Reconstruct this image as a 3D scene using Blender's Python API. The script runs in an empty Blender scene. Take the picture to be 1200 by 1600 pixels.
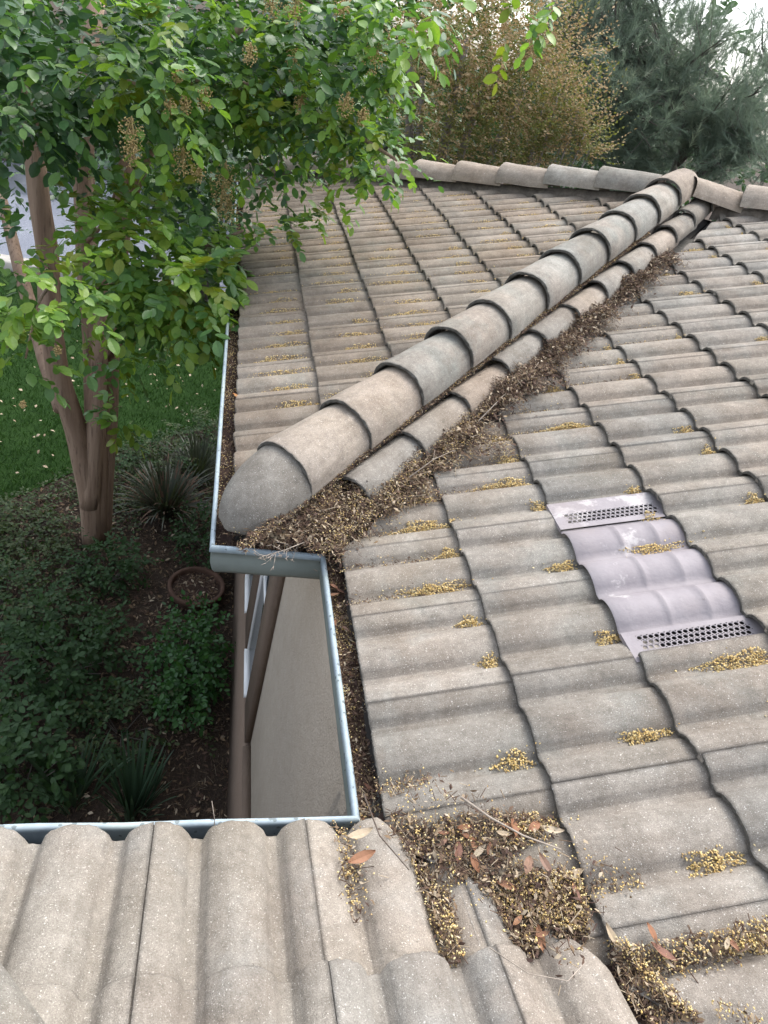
import bpy, bmesh, math, random
import numpy as np
from mathutils import Vector, Matrix

random.seed(7)
rng = np.random.default_rng(7)
SC = bpy.context.scene
COL = SC.collection

# ------------------------------------------------------------------ camera
CP = Vector((-.3995, -.7589, 1.3945))
YAW, PIT, ROL, FPX = .3296, .6030, .2927, 1046.33
Fv = Vector((math.sin(YAW)*math.cos(PIT), math.cos(YAW)*math.cos(PIT), -math.sin(PIT)))
R0 = Vector((math.cos(YAW), -math.sin(YAW), 0)); U0 = R0.cross(Fv)
Rv = R0*math.cos(ROL)+U0*math.sin(ROL); Uv = -R0*math.sin(ROL)+U0*math.cos(ROL)
cd = bpy.data.cameras.new('camera'); cam = bpy.data.objects.new('camera', cd); COL.objects.link(cam)
cam.matrix_world = Matrix(((Rv.x, Uv.x, -Fv.x, CP.x), (Rv.y, Uv.y, -Fv.y, CP.y), (Rv.z, Uv.z, -Fv.z, CP.z), (0, 0, 0, 1)))
cd.sensor_fit = 'VERTICAL'; cd.sensor_height = 36; cd.lens = 36*FPX/1600
cd.clip_start = .05; cd.clip_end = 600
SC.camera = cam

# ------------------------------------------------------------------ light
SUN_EL, SUN_AZ = math.radians(60), math.radians(48)      # azimuth measured from +Y towards +X
w = bpy.data.worlds.new('World'); SC.world = w; w.use_nodes = True
nt = w.node_tree; bg = nt.nodes['Background']
sky = nt.nodes.new('ShaderNodeTexSky'); sky.sky_type = 'NISHITA'; sky.sun_disc = False
sky.sun_elevation = SUN_EL; sky.sun_rotation = SUN_AZ; sky.dust_density = 3.0; sky.air_density = 1.0
hz = nt.nodes.new('ShaderNodeHueSaturation'); hz.inputs['Saturation'].default_value = .42      # thin overcast: a whiter sky
nt.links.new(sky.outputs[0], hz.inputs['Color']); nt.links.new(hz.outputs[0], bg.inputs[0]); bg.inputs[1].default_value = .15
sl = bpy.data.lights.new('sun', 'SUN'); sl.energy = .75; sl.angle = math.radians(38); sl.color = (1, .965, .92)
so = bpy.data.objects.new('sun', sl); COL.objects.link(so)
sd = Vector((math.sin(SUN_AZ)*math.cos(SUN_EL), math.cos(SUN_AZ)*math.cos(SUN_EL), math.sin(SUN_EL)))
so.rotation_euler = sd.to_track_quat('Z', 'Y').to_euler(); so.location = (5, 5, 12)
SC.view_settings.view_transform = 'Standard'; SC.view_settings.look = 'None'
SC.view_settings.exposure = 1.68; SC.view_settings.gamma = 1; SC.view_settings.use_curve_mapping = False
SC.cycles.max_bounces = 7; SC.cycles.transparent_max_bounces = 8

def ray_point(u, v, dist):
    """World point seen at photo pixel (u, v), `dist` metres away on plan: used only to plan where plants stand."""
    d = Fv+Rv*((u-600)/FPX)-Uv*((v-800)/FPX)
    return CP+d*(dist/math.hypot(d.x, d.y))
def ray_ground(u, v, z):
    d = Fv+Rv*((u-600)/FPX)-Uv*((v-800)/FPX)
    return CP+d*((z-CP.z)/d.z)

def in_view(p, margin):
    d = p-CP; z = d.dot(Fv)
    if z < .25: return (p-CP).length < .9
    u = 600+FPX*d.dot(Rv)/z; v = 800-FPX*d.dot(Uv)/z
    return -margin < u < 1200+margin and -margin < v < 1600+margin

# ------------------------------------------------------------------ materials
class NT:
    def __init__(s, name):
        s.m = bpy.data.materials.new(name); s.m.use_nodes = True
        s.t = s.m.node_tree; s.b = s.t.nodes['Principled BSDF']; s.out = s.t.nodes['Material Output']
        s.pos = s.t.nodes.new('ShaderNodeNewGeometry').outputs['Position']
    def n(s, typ, **k):
        x = s.t.nodes.new(typ)
        for a, b in k.items(): setattr(x, a, b)
        return x
    def l(s, a, b): s.t.links.new(a, b)
    def noise(s, scale, detail=4, rough=.6, vec=None):
        x = s.n('ShaderNodeTexNoise'); x.inputs['Scale'].default_value = scale
        x.inputs['Detail'].default_value = detail; x.inputs['Roughness'].default_value = rough
        s.l(vec or s.pos, x.inputs['Vector']); return x.outputs['Fac']
    def ramp(s, f, a, b, c0=(0, 0, 0, 1), c1=(1, 1, 1, 1)):
        x = s.n('ShaderNodeValToRGB'); x.color_ramp.elements[0].position = a; x.color_ramp.elements[1].position = b
        x.color_ramp.elements[0].color = c0; x.color_ramp.elements[1].color = c1
        s.l(f, x.inputs[0]); return x.outputs[0]
    def mix(s, f, a, b, mode='MIX'):
        x = s.n('ShaderNodeMix', data_type='RGBA', blend_type=mode)
        for sock, v in ((x.inputs[0], f), (x.inputs[6], a), (x.inputs[7], b)):
            if hasattr(v, 'links'): s.l(v, sock)
            elif isinstance(v, (int, float)): sock.default_value = v
            else: sock.default_value = (*v[:3], 1)
        return x.outputs[2]
    def math(s, op, a, b):
        x = s.n('ShaderNodeMath', operation=op)
        for i, v in enumerate((a, b)):
            if hasattr(v, 'links'): s.l(v, x.inputs[i])
            else: x.inputs[i].default_value = v
        return x.outputs[0]
    def bump(s, h, dist, strength=1, prev=None):
        x = s.n('ShaderNodeBump'); x.inputs['Distance'].default_value = dist; x.inputs['Strength'].default_value = strength
        s.l(h, x.inputs['Height'])
        if prev: s.l(prev, x.inputs['Normal'])
        return x.outputs[0]
    def done(s, col, rough=.8, normal=None, spec=.3, metal=0):
        b = s.b
        if hasattr(col, 'links'): s.l(col, b.inputs['Base Color'])
        else: b.inputs['Base Color'].default_value = (*col, 1)
        if hasattr(rough, 'links'): s.l(rough, b.inputs['Roughness'])
        else: b.inputs['Roughness'].default_value = rough
        b.inputs['Specular IOR Level'].default_value = spec; b.inputs['Metallic'].default_value = metal
        if normal: s.l(normal, b.inputs['Normal'])
        return s.m
    def rnd(s): return s.n('ShaderNodeObjectInfo').outputs['Random']

def concrete(name, base, warm, green, speck=.5, dark=.5):
    s = NT(name)
    big = s.noise(2.2, 3); mid = s.noise(11, 5, .65); fin = s.noise(60, 4, .7); grain = s.noise(420, 2, .7)
    c = s.mix(s.ramp(big, .4, .65), base, warm)
    c = s.mix(s.ramp(s.noise(5.3, 4), .52, .72), c, green)
    c = s.mix(s.ramp(mid, .35, .7), s.mix(1, c, (.78, .77, .76), 'MULTIPLY'), s.mix(1, c, (1.1, 1.1, 1.1), 'MULTIPLY'))
    c = s.mix(s.ramp(fin, .35, .7), s.mix(1, c, (.84, .83, .82), 'MULTIPLY'), s.mix(1, c, (1.08, 1.07, 1.06), 'MULTIPLY'))
    c = s.mix(s.ramp(grain, .3, .72), s.mix(1, c, (.7, .69, .67), 'MULTIPLY'), s.mix(1, c, (1.18, 1.18, 1.18), 'MULTIPLY'))
    # dark lichen blotches and stain
    c = s.mix(s.math('MULTIPLY', s.ramp(s.noise(24, 5, .7), .62, .72), dark), c, (.13, .12, .10))
    c = s.mix(s.math('MULTIPLY', s.ramp(s.noise(7, 6, .75), .58, .74), dark*.8), c, (.20, .17, .14))
    # water streaks down the slope (tile space, so they follow the tile)
    tc = s.n('ShaderNodeTexCoord'); mp = s.n('ShaderNodeMapping'); mp.inputs['Scale'].default_value = (26, 3.2, 26)
    off = s.n('ShaderNodeVectorMath', operation='SCALE'); off.inputs[0].default_value = (13, 17, 11); s.l(s.rnd(), off.inputs['Scale'])
    ad = s.n('ShaderNodeVectorMath', operation='ADD'); s.l(tc.outputs['Object'], ad.inputs[0]); s.l(off.outputs[0], ad.inputs[1]); s.l(ad.outputs[0], mp.inputs[0])
    st = s.noise(1, 5, .7, mp.outputs[0])
    c = s.mix(s.ramp(st, .42, .72), c, s.mix(1, c, (.80, .79, .78), 'MULTIPLY'))
    big2 = s.noise(2.2, 4, .6, ad.outputs[0])
    c = s.mix(s.ramp(big2, .5, .75), c, s.mix(1, c, (.86, .83, .78), 'MULTIPLY'))
    # pale quartz specks, dark pits
    spn = s.ramp(s.noise(300, 2, .5), .655, .70); c = s.mix(s.math('MULTIPLY', spn, speck), c, (.70, .68, .64))
    sp2 = s.ramp(s.noise(170, 2, .5), .70, .74); c = s.mix(s.math('MULTIPLY', sp2, speck), c, (.72, .70, .66))
    pit = s.ramp(s.noise(120, 3, .6), .68, .73); c = s.mix(s.math('MULTIPLY', pit, .7), c, (.10, .09, .08))
    r = s.rnd()
    k = s.n('ShaderNodeMapRange'); s.l(r, k.inputs[0]); k.inputs[3].default_value = .87; k.inputs[4].default_value = 1.15
    r2 = s.math('FRACT', s.math('MULTIPLY', r, 7.31), 0); c = s.mix(s.math('MULTIPLY', r2, .55), c, s.mix(1, c, (1.05, .97, .89), 'MULTIPLY'))
    hs = s.n('ShaderNodeHueSaturation'); s.l(c, hs.inputs['Color']); s.l(k.outputs[0], hs.inputs['Value'])
    nb = s.bump(grain, .0016, .8); nb = s.bump(fin, .003, .5, nb)
    return s.done(hs.outputs[0], .93, nb, .15)

M = {}
M['tile_near'] = concrete('concrete_warm', (.315, .303, .275), (.30, .275, .245), (.272, .27, .255), .5, .6)
M['tile'] = concrete('concrete_grey', (.305, .295, .27), (.288, .262, .23), (.262, .262, .242), .5, .65)
M['tile_far'] = concrete('concrete_brown', (.29, .26, .222), (.262, .222, .182), (.25, .24, .21), .35, .6)
M['cap'] = concrete('concrete_cap', (.335, .335, .31), (.335, .305, .27), (.30, .315, .295), .45, .5)
M['cap_warm'] = concrete('concrete_cap_warm', (.365, .325, .28), (.34, .295, .25), (.315, .29, .25), .5, .4)
M['cap_smooth'] = concrete('concrete_starter', (.27, .262, .24), (.25, .235, .21), (.25, .25, .23), .5, .25)
def plain(name, col, rough=.8, nscale=8, amt=.3, bump=0, spec=.3, metal=0, col2=None):
    s = NT(name); f = s.noise(nscale, 5, .65)
    c2 = col2 or tuple(x*(1-amt) for x in col)
    c = s.mix(s.ramp(f, .35, .68), c2, col)
    return s.done(c, rough, s.bump(s.noise(nscale*12, 3), bump) if bump else None, spec, metal)
M['edge'] = plain('dark_tile_edge', (.155, .147, .13), .95, 60, .55, .003)  # darker tone for the tail edges of tiles and caps, and the flashing
M['felt'] = plain('roof_underlay', (.045, .04, .036), .95)
M['mortar'] = plain('mortar', (.27, .23, .19), .95, 25, .5, .01)
def render_wall(name, col):
    s = NT(name); g = s.noise(160, 3); f = s.noise(1.6, 4); q = s.noise(9, 4)
    c = s.mix(s.ramp(f, .3, .7), tuple(x*.9 for x in col), col)
    c = s.mix(s.ramp(q, .3, .75), s.mix(1, c, (.93, .92, .9), 'MULTIPLY'), c)
    mp = s.n('ShaderNodeMapping'); mp.inputs['Scale'].default_value = (7, 7, .5); s.l(s.pos, mp.inputs[0])
    c = s.mix(s.ramp(s.noise(1, 5, .7, mp.outputs[0]), .48, .75), c, s.mix(1, c, (.95, .945, .94), 'MULTIPLY'))
    c = s.mix(s.ramp(s.noise(38, 4, .7), .35, .7), s.mix(1, c, (.9, .9, .89), 'MULTIPLY'), c)
    return s.done(c, .9, s.bump(g, .004, 1, s.bump(s.noise(45, 4), .004)), .2)
M['cream'] = render_wall('cream_render', (.42, .37, .31))
M['brown'] = render_wall('brown_render', (.20, .15, .118))
M['white'] = plain('white_frame', (.78, .79, .79), .4, 4, .05)
s = NT('window_glass'); M['glass'] = s.done((.025, .035, .05), .06, None, .6)
def zinc():
    s = NT('zinc_steel'); c = s.mix(s.ramp(s.noise(30, 4), .3, .7), (.24, .30, .34), (.34, .41, .455))
    c = s.mix(s.ramp(s.noise(5, 3), .45, .7), c, (.38, .45, .42))
    v = s.n('ShaderNodeTexVoronoi'); v.inputs['Scale'].default_value = 55; s.l(s.pos, v.inputs['Vector'])
    sep = s.n('ShaderNodeSeparateColor'); s.l(v.outputs['Color'], sep.inputs[0])
    wob = s.math('ADD', v.outputs['Distance'], s.math('MULTIPLY', s.noise(160, 2), .3))
    sp = s.math('MULTIPLY', s.math('LESS_THAN', wob, .42), s.math('GREATER_THAN', sep.outputs[1], .5))
    c = s.mix(s.math('MULTIPLY', sp, .75), c, (.11, .13, .13))
    c = s.mix(s.ramp(s.noise(12, 6, .75), .62, .75), c, (.23, .25, .22))
    return s.done(c, s.ramp(s.noise(20, 3), .2, .8, (.55, .55, .55, 1), (.8, .8, .8, 1)), None, .5, .0)
M['zinc'] = zinc()
M['gutter_face'] = plain('painted_gutter_face', (.25, .285, .262), .5, 6, .22)
def vent_mat():
    s = NT('mauve_painted_steel'); f = s.noise(9, 5, .7)
    c = s.mix(s.ramp(f, .35, .7), (.225, .203, .213), (.275, .252, .26))
    c = s.mix(s.ramp(s.noise(4.2, 6, .7), .60, .66), c, (.40, .375, .37))
    c = s.mix(s.ramp(s.noise(34, 5, .75), .66, .76), c, (.17, .15, .15))
    c = s.mix(s.ramp(s.noise(3, 4), .5, .75), c, (.235, .20, .195))
    return s.done(c, .6, s.bump(s.noise(70, 3), .0015), .25, 0)
M['vent'] = vent_mat()

def leafmat(name, cols, trans=.35, rough=.45, spec=.4, tt=(1.25, 1.3, .55)):
    """cols: colours picked per object or per face island through position noise cells."""
    s = NT(name)
    at = s.n('ShaderNodeAttribute', attribute_name='tint').outputs['Fac']
    r = s.math('FRACT', s.math('ADD', at, s.rnd()), 0)
    x = s.n('ShaderNodeValToRGB'); el = x.color_ramp.elements
    while len(el) < len(cols): el.new(.5)
    for i, cc in enumerate(cols): el[i].position = i/max(1, len(cols)-1); el[i].color = (*cc, 1)
    s.l(r, x.inputs[0])
    c = s.mix(s.ramp(s.noise(90, 3), .35, .7), s.mix(1, x.outputs[0], (.82, .85, .8), 'MULTIPLY'), x.outputs[0])
    s.done(c, rough, None, spec)
    if trans:
        t = s.n('ShaderNodeBsdfTranslucent'); tc = s.mix(1, c, tt, 'MULTIPLY'); s.l(tc, t.inputs[0])
        mx = s.n('ShaderNodeMixShader'); mx.inputs[0].default_value = trans
        s.l(s.b.outputs[0], mx.inputs[1]); s.l(t.outputs[0], mx.inputs[2]); s.l(mx.outputs[0], s.out.inputs[0])
    return s.m
M['leaf_bright'] = leafmat('crape_leaf_bright', [(.15, .28, .05), (.20, .35, .065), (.26, .38, .06), (.17, .32, .09)], .45, .36, .5)  # colour lightened to stand in for light on the front clumps
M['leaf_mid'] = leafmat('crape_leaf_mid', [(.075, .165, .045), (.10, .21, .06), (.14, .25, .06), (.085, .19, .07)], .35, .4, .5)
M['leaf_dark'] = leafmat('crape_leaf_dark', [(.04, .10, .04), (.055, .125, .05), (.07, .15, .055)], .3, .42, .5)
M['leaf_yellow'] = leafmat('crape_leaf_yellow', [(.16, .24, .03), (.22, .25, .035), (.13, .22, .04)], .45, .4, .4)
M['rust'] = leafmat('rust_leaf', [(.36, .24, .13), (.46, .33, .19), (.30, .22, .11), (.54, .41, .27)], .3, .7, .2, (1.1, 1.05, .9))
M['olive'] = leafmat('olive_leaf', [(.16, .18, .05), (.21, .20, .06), (.12, .15, .05), (.27, .22, .09)], .35, .6, .3, (1.1, 1.15, .7))
M['needle'] = leafmat('pine_needle', [(.16, .205, .16), (.19, .235, .18), (.14, .185, .145), (.21, .24, .175)], .5, .6, .3, (1.1, 1.15, 1.05))  # needle colours paled to stand in for a veil of haze
M['bgleaf'] = leafmat('background_leaf', [(.035, .07, .03), (.05, .095, .04), (.065, .11, .045)], .3, .5, .4)
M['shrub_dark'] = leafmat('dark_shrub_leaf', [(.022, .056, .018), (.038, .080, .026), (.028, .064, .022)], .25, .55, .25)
M['shrub_fresh'] = leafmat('fresh_shrub_leaf', [(.028, .10, .022), (.045, .125, .026), (.024, .08, .022)], .3, .4, .4)
M['gcover'] = leafmat('ground_cover_leaf', [(.045, .078, .022), (.062, .095, .03), (.036, .062, .022), (.08, .095, .04)], .25, .5, .3)
M['strap'] = leafmat('strap_leaf', [(.022, .034, .02), (.032, .044, .027), (.045, .054, .034), (.018, .03, .018)], .2, .45, .4)
M['iris'] = leafmat('iris_leaf', [(.028, .056, .028), (.038, .068, .036), (.03, .06, .04)], .2, .4, .4)
M['grassb'] = leafmat('grass_blade', [(.02, .058, .012), (.027, .07, .015), (.036, .08, .018)], .3, .6, .2)
M['seed'] = leafmat('golden_seed', [(.72, .48, .17), (.80, .59, .25), (.84, .70, .42), (.46, .29, .12), (.82, .64, .32), (.30, .19, .09)], 0, .8, .2)
M['seedhead'] = leafmat('seed_head', [(.46, .33, .15), (.56, .42, .21), (.38, .26, .11)], 0, .8, .2)
M['litter_dark'] = leafmat('litter_dark', [(.06, .038, .032), (.10, .062, .048), (.135, .086, .062), (.085, .052, .042)], 0, .9, .2)
M['litter_mid'] = leafmat('litter_mid', [(.17, .115, .075), (.21, .145, .09), (.145, .095, .065)], 0, .9, .2)
M['litter_pale'] = leafmat('litter_pale', [(.36, .28, .2), (.45, .37, .28), (.30, .22, .15)], 0, .85, .2)
M['dryleaf'] = leafmat('dry_leaf', [(.28, .13, .07), (.22, .11, .08), (.34, .17, .09), (.27, .17, .13)], .1, .6, .3)
M['orangeleaf'] = leafmat('orange_leaf', [(.50, .20, .05), (.48, .22, .08)], .2, .6, .3)
M['twig'] = plain('dead_twig_bark', (.40, .34, .28), .85, 40, .35)
M['twig_dark'] = plain('dark_twig_bark', (.13, .10, .08), .9, 40, .4)
def bark(name, a, b, c3, sx=3.):
    s = NT(name); mp = s.n('ShaderNodeMapping'); mp.inputs['Scale'].default_value = (sx, sx, .45); s.l(s.pos, mp.inputs[0])
    f = s.noise(2.6, 5, .6, mp.outputs[0]); g = s.noise(9, 4, .6, mp.outputs[0])
    c = s.mix(s.ramp(f, .38, .62), a, b); c = s.mix(s.ramp(g, .56, .68), c, c3)
    return s.done(c, .75, s.bump(g, .012, .6), .3)
M['bark'] = bark('crape_bark', (.21, .14, .098), (.30, .215, .155), (.125, .082, .06), 6)
M['bark_dark'] = bark('dark_bark', (.075, .065, .055), (.11, .095, .08), (.05, .045, .04), 4)
M['bark_grey'] = bark('grey_bark', (.19, .17, .15), (.24, .22, .2), (.12, .11, .1), 4)
M['terracotta'] = plain('terracotta', (.10, .056, .038), .85, 12, .35, .002)

# ------------------------------------------------------------------ object helpers
def put(o, parent=None, inv=None):
    COL.objects.link(o)
    if parent is not None:
        o.parent = parent
        o.matrix_parent_inverse = inv if inv is not None else INV.get(parent.name, Matrix())
    return o
INV = {}
def thing(name, label, cat, base, group=None):
    o = bpy.data.objects.new(name, None); o.empty_display_size = .2; COL.objects.link(o)
    o.location = base; INV[o.name] = Matrix.Translation(Vector(base)).inverted()
    tag(o, label, cat, group); return o
def tag(o, label=None, cat=None, group=None, kind=None):
    if label: o['label'] = label
    if cat: o['category'] = cat
    if group: o['group'] = group
    if kind: o['kind'] = kind
    return o

class MB:
    """Collects verts / faces (world coordinates) and builds ONE mesh object."""
    def __init__(s): s.v = []; s.f = []; s.m = []; s.blk = []
    def add(s, vs, fs, mi=0):
        k = len(s.v); s.v += [tuple(x) for x in vs]; s.f += [tuple(i+k for i in f) for f in fs]; s.m += [mi]*len(fs)
    def box(s, a, b, mi=0):
        (x0, y0, z0), (x1, y1, z1) = a, b
        s.add([(x0, y0, z0), (x1, y0, z0), (x1, y1, z0), (x0, y1, z0), (x0, y0, z1), (x1, y0, z1), (x1, y1, z1), (x0, y1, z1)],
              [(0, 3, 2, 1), (4, 5, 6, 7), (0, 1, 5, 4), (1, 2, 6, 5), (2, 3, 7, 6), (3, 0, 4, 7)], mi)
    def extrude(s, prof, p0, p1, out, up=Vector((0, 0, 1)), mi=0, mis=None):
        """open profile [(out, up)] swept from p0 to p1"""
        n = len(prof)
        vs = [p0+out*a+up*b for a, b in prof]+[p1+out*a+up*b for a, b in prof]
        k = len(s.v); s.v += [tuple(x) for x in vs]
        for i in range(n-1):
            s.f.append((k+i, k+i+1, k+n+i+1, k+n+i)); s.m.append(mis[i] if mis else mi)
    def tube(s, pts, rads, seg=6, mi=0, cap=True, wob=0):
        pts = [Vector(p) for p in pts]; k0 = len(s.v); ref = Vector((.31, .17, .94))
        for i, p in enumerate(pts):
            d = (pts[min(i+1, len(pts)-1)]-pts[max(i-1, 0)]).normalized()
            a = d.cross(ref if abs(d.dot(ref)) < .95 else Vector((1, 0, 0))).normalized(); b = d.cross(a)
            for j in range(seg):
                t = 2*math.pi*j/seg; r = rads[i]*(1+wob*math.sin(3*t+i*.7)+wob*.6*math.sin(5*t-i*1.1))
                s.v.append(tuple(p+a*(r*math.cos(t))+b*(r*math.sin(t))))
        for i in range(len(pts)-1):
            for j in range(seg):
                q = k0+i*seg
                s.f.append((q+j, q+(j+1) % seg, q+seg+(j+1) % seg, q+seg+j)); s.m.append(mi)
        if cap:
            s.f.append(tuple(k0+j for j in reversed(range(seg)))); s.m.append(mi)
            s.f.append(tuple(k0+(len(pts)-1)*seg+j for j in range(seg))); s.m.append(mi)
    def inst(s, bv, bf, pos, rot, scale, mi=0, tint=None):
        """many copies of a small shape: pos (N,3), rot (N,3,3), scale (N,) or (N,3)"""
        bv = np.asarray(bv, float); N = len(pos)
        if N == 0: return
        scale = np.asarray(scale, float)
        if scale.ndim == 1: scale = np.repeat(scale[:, None], 3, 1)
        V = np.einsum('nij,nkj->nki', rot, bv[None]*scale[:, None, :])+np.asarray(pos)[:, None, :]
        mi = np.broadcast_to(np.asarray(mi), (N,))
        tint = rng.random(N) if tint is None else tint
        s.blk.append((V, bf, mi, tint))
    def build(s, name, mats, parent=None, smooth=False, share=None):
        vs = [np.array(s.v, float).reshape(-1, 3)]; loops = []; tot = []; mi = []; tn = [np.zeros(len(s.f))]
        for f in s.f: loops.append(f); tot.append(len(f))
        L = [np.array([i for f in loops for i in f], int)]; T = [np.array(tot, int)]; MI = [np.array(s.m, int)]
        off = len(s.v)
        for V, bf, m_, t_ in s.blk:
            N, K, _ = V.shape; vs.append(V.reshape(-1, 3))
            fl = np.array([i for f in bf for i in f]); ft = np.array([len(f) for f in bf])
            L.append((fl[None]+(off+np.arange(N)*K)[:, None]).ravel()); T.append(np.tile(ft, N))
            MI.append(np.repeat(m_, len(bf))); tn.append(np.repeat(t_, len(bf))); off += N*K
        vs = np.concatenate(vs); L = np.concatenate(L); T = np.concatenate(T); MI = np.concatenate(MI); tn = np.concatenate(tn)
        me = bpy.data.meshes.new(name)
        me.vertices.add(len(vs)); me.vertices.foreach_set('co', vs.ravel())
        me.loops.add(len(L)); me.loops.foreach_set('vertex_index', L)
        me.polygons.add(len(T)); me.polygons.foreach_set('loop_start', np.concatenate([[0], np.cumsum(T)[:-1]]) if len(T) else [])
        for m_ in mats: me.materials.append(m_)
        me.polygons.foreach_set('material_index', MI)
        if s.blk:
            at = me.attributes.new('tint', 'FLOAT', 'FACE'); at.data.foreach_set('value', tn)
        if smooth: me.polygons.foreach_set('use_smooth', np.ones(len(T), bool))
        me.update(calc_edges=True); me.validate()
        return put(bpy.data.objects.new(name, me), parent)

def rots(N, normal=(0, 0, 1), tilt=.5, yaw=None):
    """random frames: local z near `normal` (single or (N,3)), spun about it"""
    n = np.broadcast_to(np.asarray(normal, float), (N, 3))+rng.normal(0, 1, (N, 3))*tilt
    n = n/np.linalg.norm(n, axis=1, keepdims=True)
    a = rng.normal(0, 1, (N, 3)) if yaw is None else np.broadcast_to(np.asarray(yaw, float), (N, 3))+rng.normal(0, .001, (N, 3))
    x = a-(a*n).sum(1, keepdims=True)*n; x /= np.linalg.norm(x, axis=1, keepdims=True)
    y = np.cross(n, x)
    return np.stack([x, y, n], 2)
def frames_along(d, up, roll=.6):
    """frames with local y along d (N,3), z near up"""
    d = d/np.linalg.norm(d, axis=1, keepdims=True)
    n = up+rng.normal(0, 1, d.shape)*roll
    n = n-(n*d).sum(1, keepdims=True)*d; n /= np.linalg.norm(n, axis=1, keepdims=True)
    x = np.cross(d, n)
    return np.stack([x, d, n], 2)

LEAF_V = [(0, 0, 0)]; LEAF_F = []
for y_, w_, z_ in ((.14, .17, -.01), (.42, .30, -.03), (.70, .275, -.06), (.90, .14, -.10)):
    LEAF_V += [(-w_, y_, z_+.05), (0, y_, z_), (w_, y_, z_+.05)]
LEAF_V.append((0, 1, -.14))
LEAF_F += [(0, 2, 1), (0, 3, 2)]+[f for r_ in (1, 4, 7) for f in ((r_, r_+1, r_+4, r_+3), (r_+1, r_+2, r_+5, r_+4))]+[(10, 11, 13), (11, 12, 13)]
DIA_V = [(0, 0, 0), (-.27, .45, .04), (.27, .45, .04), (0, 1, -.08)]
DIA_F = [(0, 2, 3, 1)]
OCT_V = [(1, 0, 0), (-1, 0, 0), (0, 1, 0), (0, -1, 0), (0, 0, .8), (0, 0, -.8)]
OCT_F = [(0, 2, 4), (2, 1, 4), (1, 3, 4), (3, 0, 4), (2, 0, 5), (1, 2, 5), (3, 1, 5), (0, 3, 5)]
FLK_V = [(-.55, .05, .02), (-.12, -.34, .07), (.34, -.22, .0), (.6, .08, -.1), (.08, .36, .13)]
FLK_F = [(0, 1, 4), (1, 2, 4), (2, 3, 4)]
STK_V = [(-.5, .5, 0), (-.5, -.4, .3), (-.5, -.4, -.3), (.5, .4, .1), (.5, -.3, .4), (.5, -.3, -.2)]
STK_F = [(0, 1, 4, 3), (1, 2, 5, 4), (2, 0, 3, 5)]

# ------------------------------------------------------------------ key dimensions
TH = .337; ct, sn, tn_ = math.cos(TH), math.sin(TH), math.tan(TH)
WJ, L2, LC = .3505, .8782, 5.42         # how far the wing juts out, where its return gutter is, its length
GZ = -3.1                                # garden level
AX = 1.12                                # left end of the near roof

# ------------------------------------------------------------------ ground, lawn, road
g = MB(); g.add([(-150, -60, GZ), (150, -60, GZ), (150, 300, GZ), (-150, 300, GZ)], [(0, 1, 2, 3)])
s = NT('garden_soil'); f1 = s.noise(6, 6, .7); f2 = s.noise(40, 4, .7)
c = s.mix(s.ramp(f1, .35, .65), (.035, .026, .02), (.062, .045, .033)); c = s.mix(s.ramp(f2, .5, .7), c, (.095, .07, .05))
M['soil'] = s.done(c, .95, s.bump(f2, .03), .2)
tag(g.build('ground', [M['soil']]), kind='structure')
LAWN = [(-14, 4.2), (-3.2, 4.6), (-2.35, 4.75), (-1.98, 5.2), (-1.3, 6.1), (-.3, 6.95), (.6, 7.6), (3, 8.6), (12, 9.4), (12, 11.4), (-1.0, 11.0), (-14, 10.4)]
g = MB(); g.add([(x, y, GZ+.012) for x, y in LAWN], [tuple(range(len(LAWN)))])
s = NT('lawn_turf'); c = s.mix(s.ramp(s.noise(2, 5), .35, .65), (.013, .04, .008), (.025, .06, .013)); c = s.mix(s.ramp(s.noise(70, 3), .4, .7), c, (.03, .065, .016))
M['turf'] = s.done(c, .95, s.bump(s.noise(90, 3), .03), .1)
tag(g.build('lawn', [M['turf']]), kind='structure')
def kerb_y(x): return 10.95+.05*(x+3.6)
g = MB(); g.add([(-40, kerb_y(-40)+.32, GZ+.016), (30, kerb_y(30)+.32, GZ+.016), (30, 21, GZ+.016), (-40, 21, GZ+.016)], [(0, 1, 2, 3)])
s = NT('road_asphalt'); c = s.mix(s.ramp(s.noise(1.2, 5), .35, .65), (.165, .18, .22), (.21, .225, .265)); c = s.mix(s.ramp(s.noise(14, 4), .4, .7), c, (.15, .165, .20))
M['road'] = s.done(c, .7, s.bump(s.noise(60, 3), .01), .3)
tag(g.build('road', [M['road']]), kind='structure')
g = MB(); pr = [(0, 0), (0, .13), (.05, .15), (.3, .15), (.34, .02)]
g.extrude(pr, Vector((-40, kerb_y(-40), GZ)), Vector((30, kerb_y(30), GZ)), Vector((-.05, 1, 0)).normalized())
M['kerb'] = plain('kerb_concrete', (.42, .40, .365), .9, 7, .18, .004)
tag(g.build('kerb', [M['kerb']]), kind='structure')

# ------------------------------------------------------------------ the house: walls
house = thing('house', 'cream rendered house with dado, grey concrete tiled hip roofs and zinc gutters', 'house', (2.5, 2.0, GZ))
XW = .035
g = MB()
g.box((XW, -.45, GZ), (XW+.2, 5.5, -.13)); g.box((-1.0, -.65, GZ), (XW, -.45, -.13))
g.box((XW+.2, 5.3, GZ), (6.5, 5.5, -.13)); g.box((6.3, -4, GZ), (6.5, 5.3, -.13)); g.box((-1.0, -4, GZ), (-.8, -.65, -.13)); g.box((-.8, -4, GZ), (6.3, -3.8, -.13))
wall = g.build('wall', [M['cream']], house)
g = MB(); g.box((-.005, -.45, GZ), (XW-.001, 5.45, -2.13)); g.box((-.012, -.45, -2.13), (XW-.001, 1.6, -2.115))
g.build('dado_band', [M['brown']], wall)
def pier(y0, y1):
    q = MB(); q.box((-.002, y0, -2.128), (XW-.001, y1, -.16)); q.build('window_pier', [M['brown']], wall)
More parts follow.
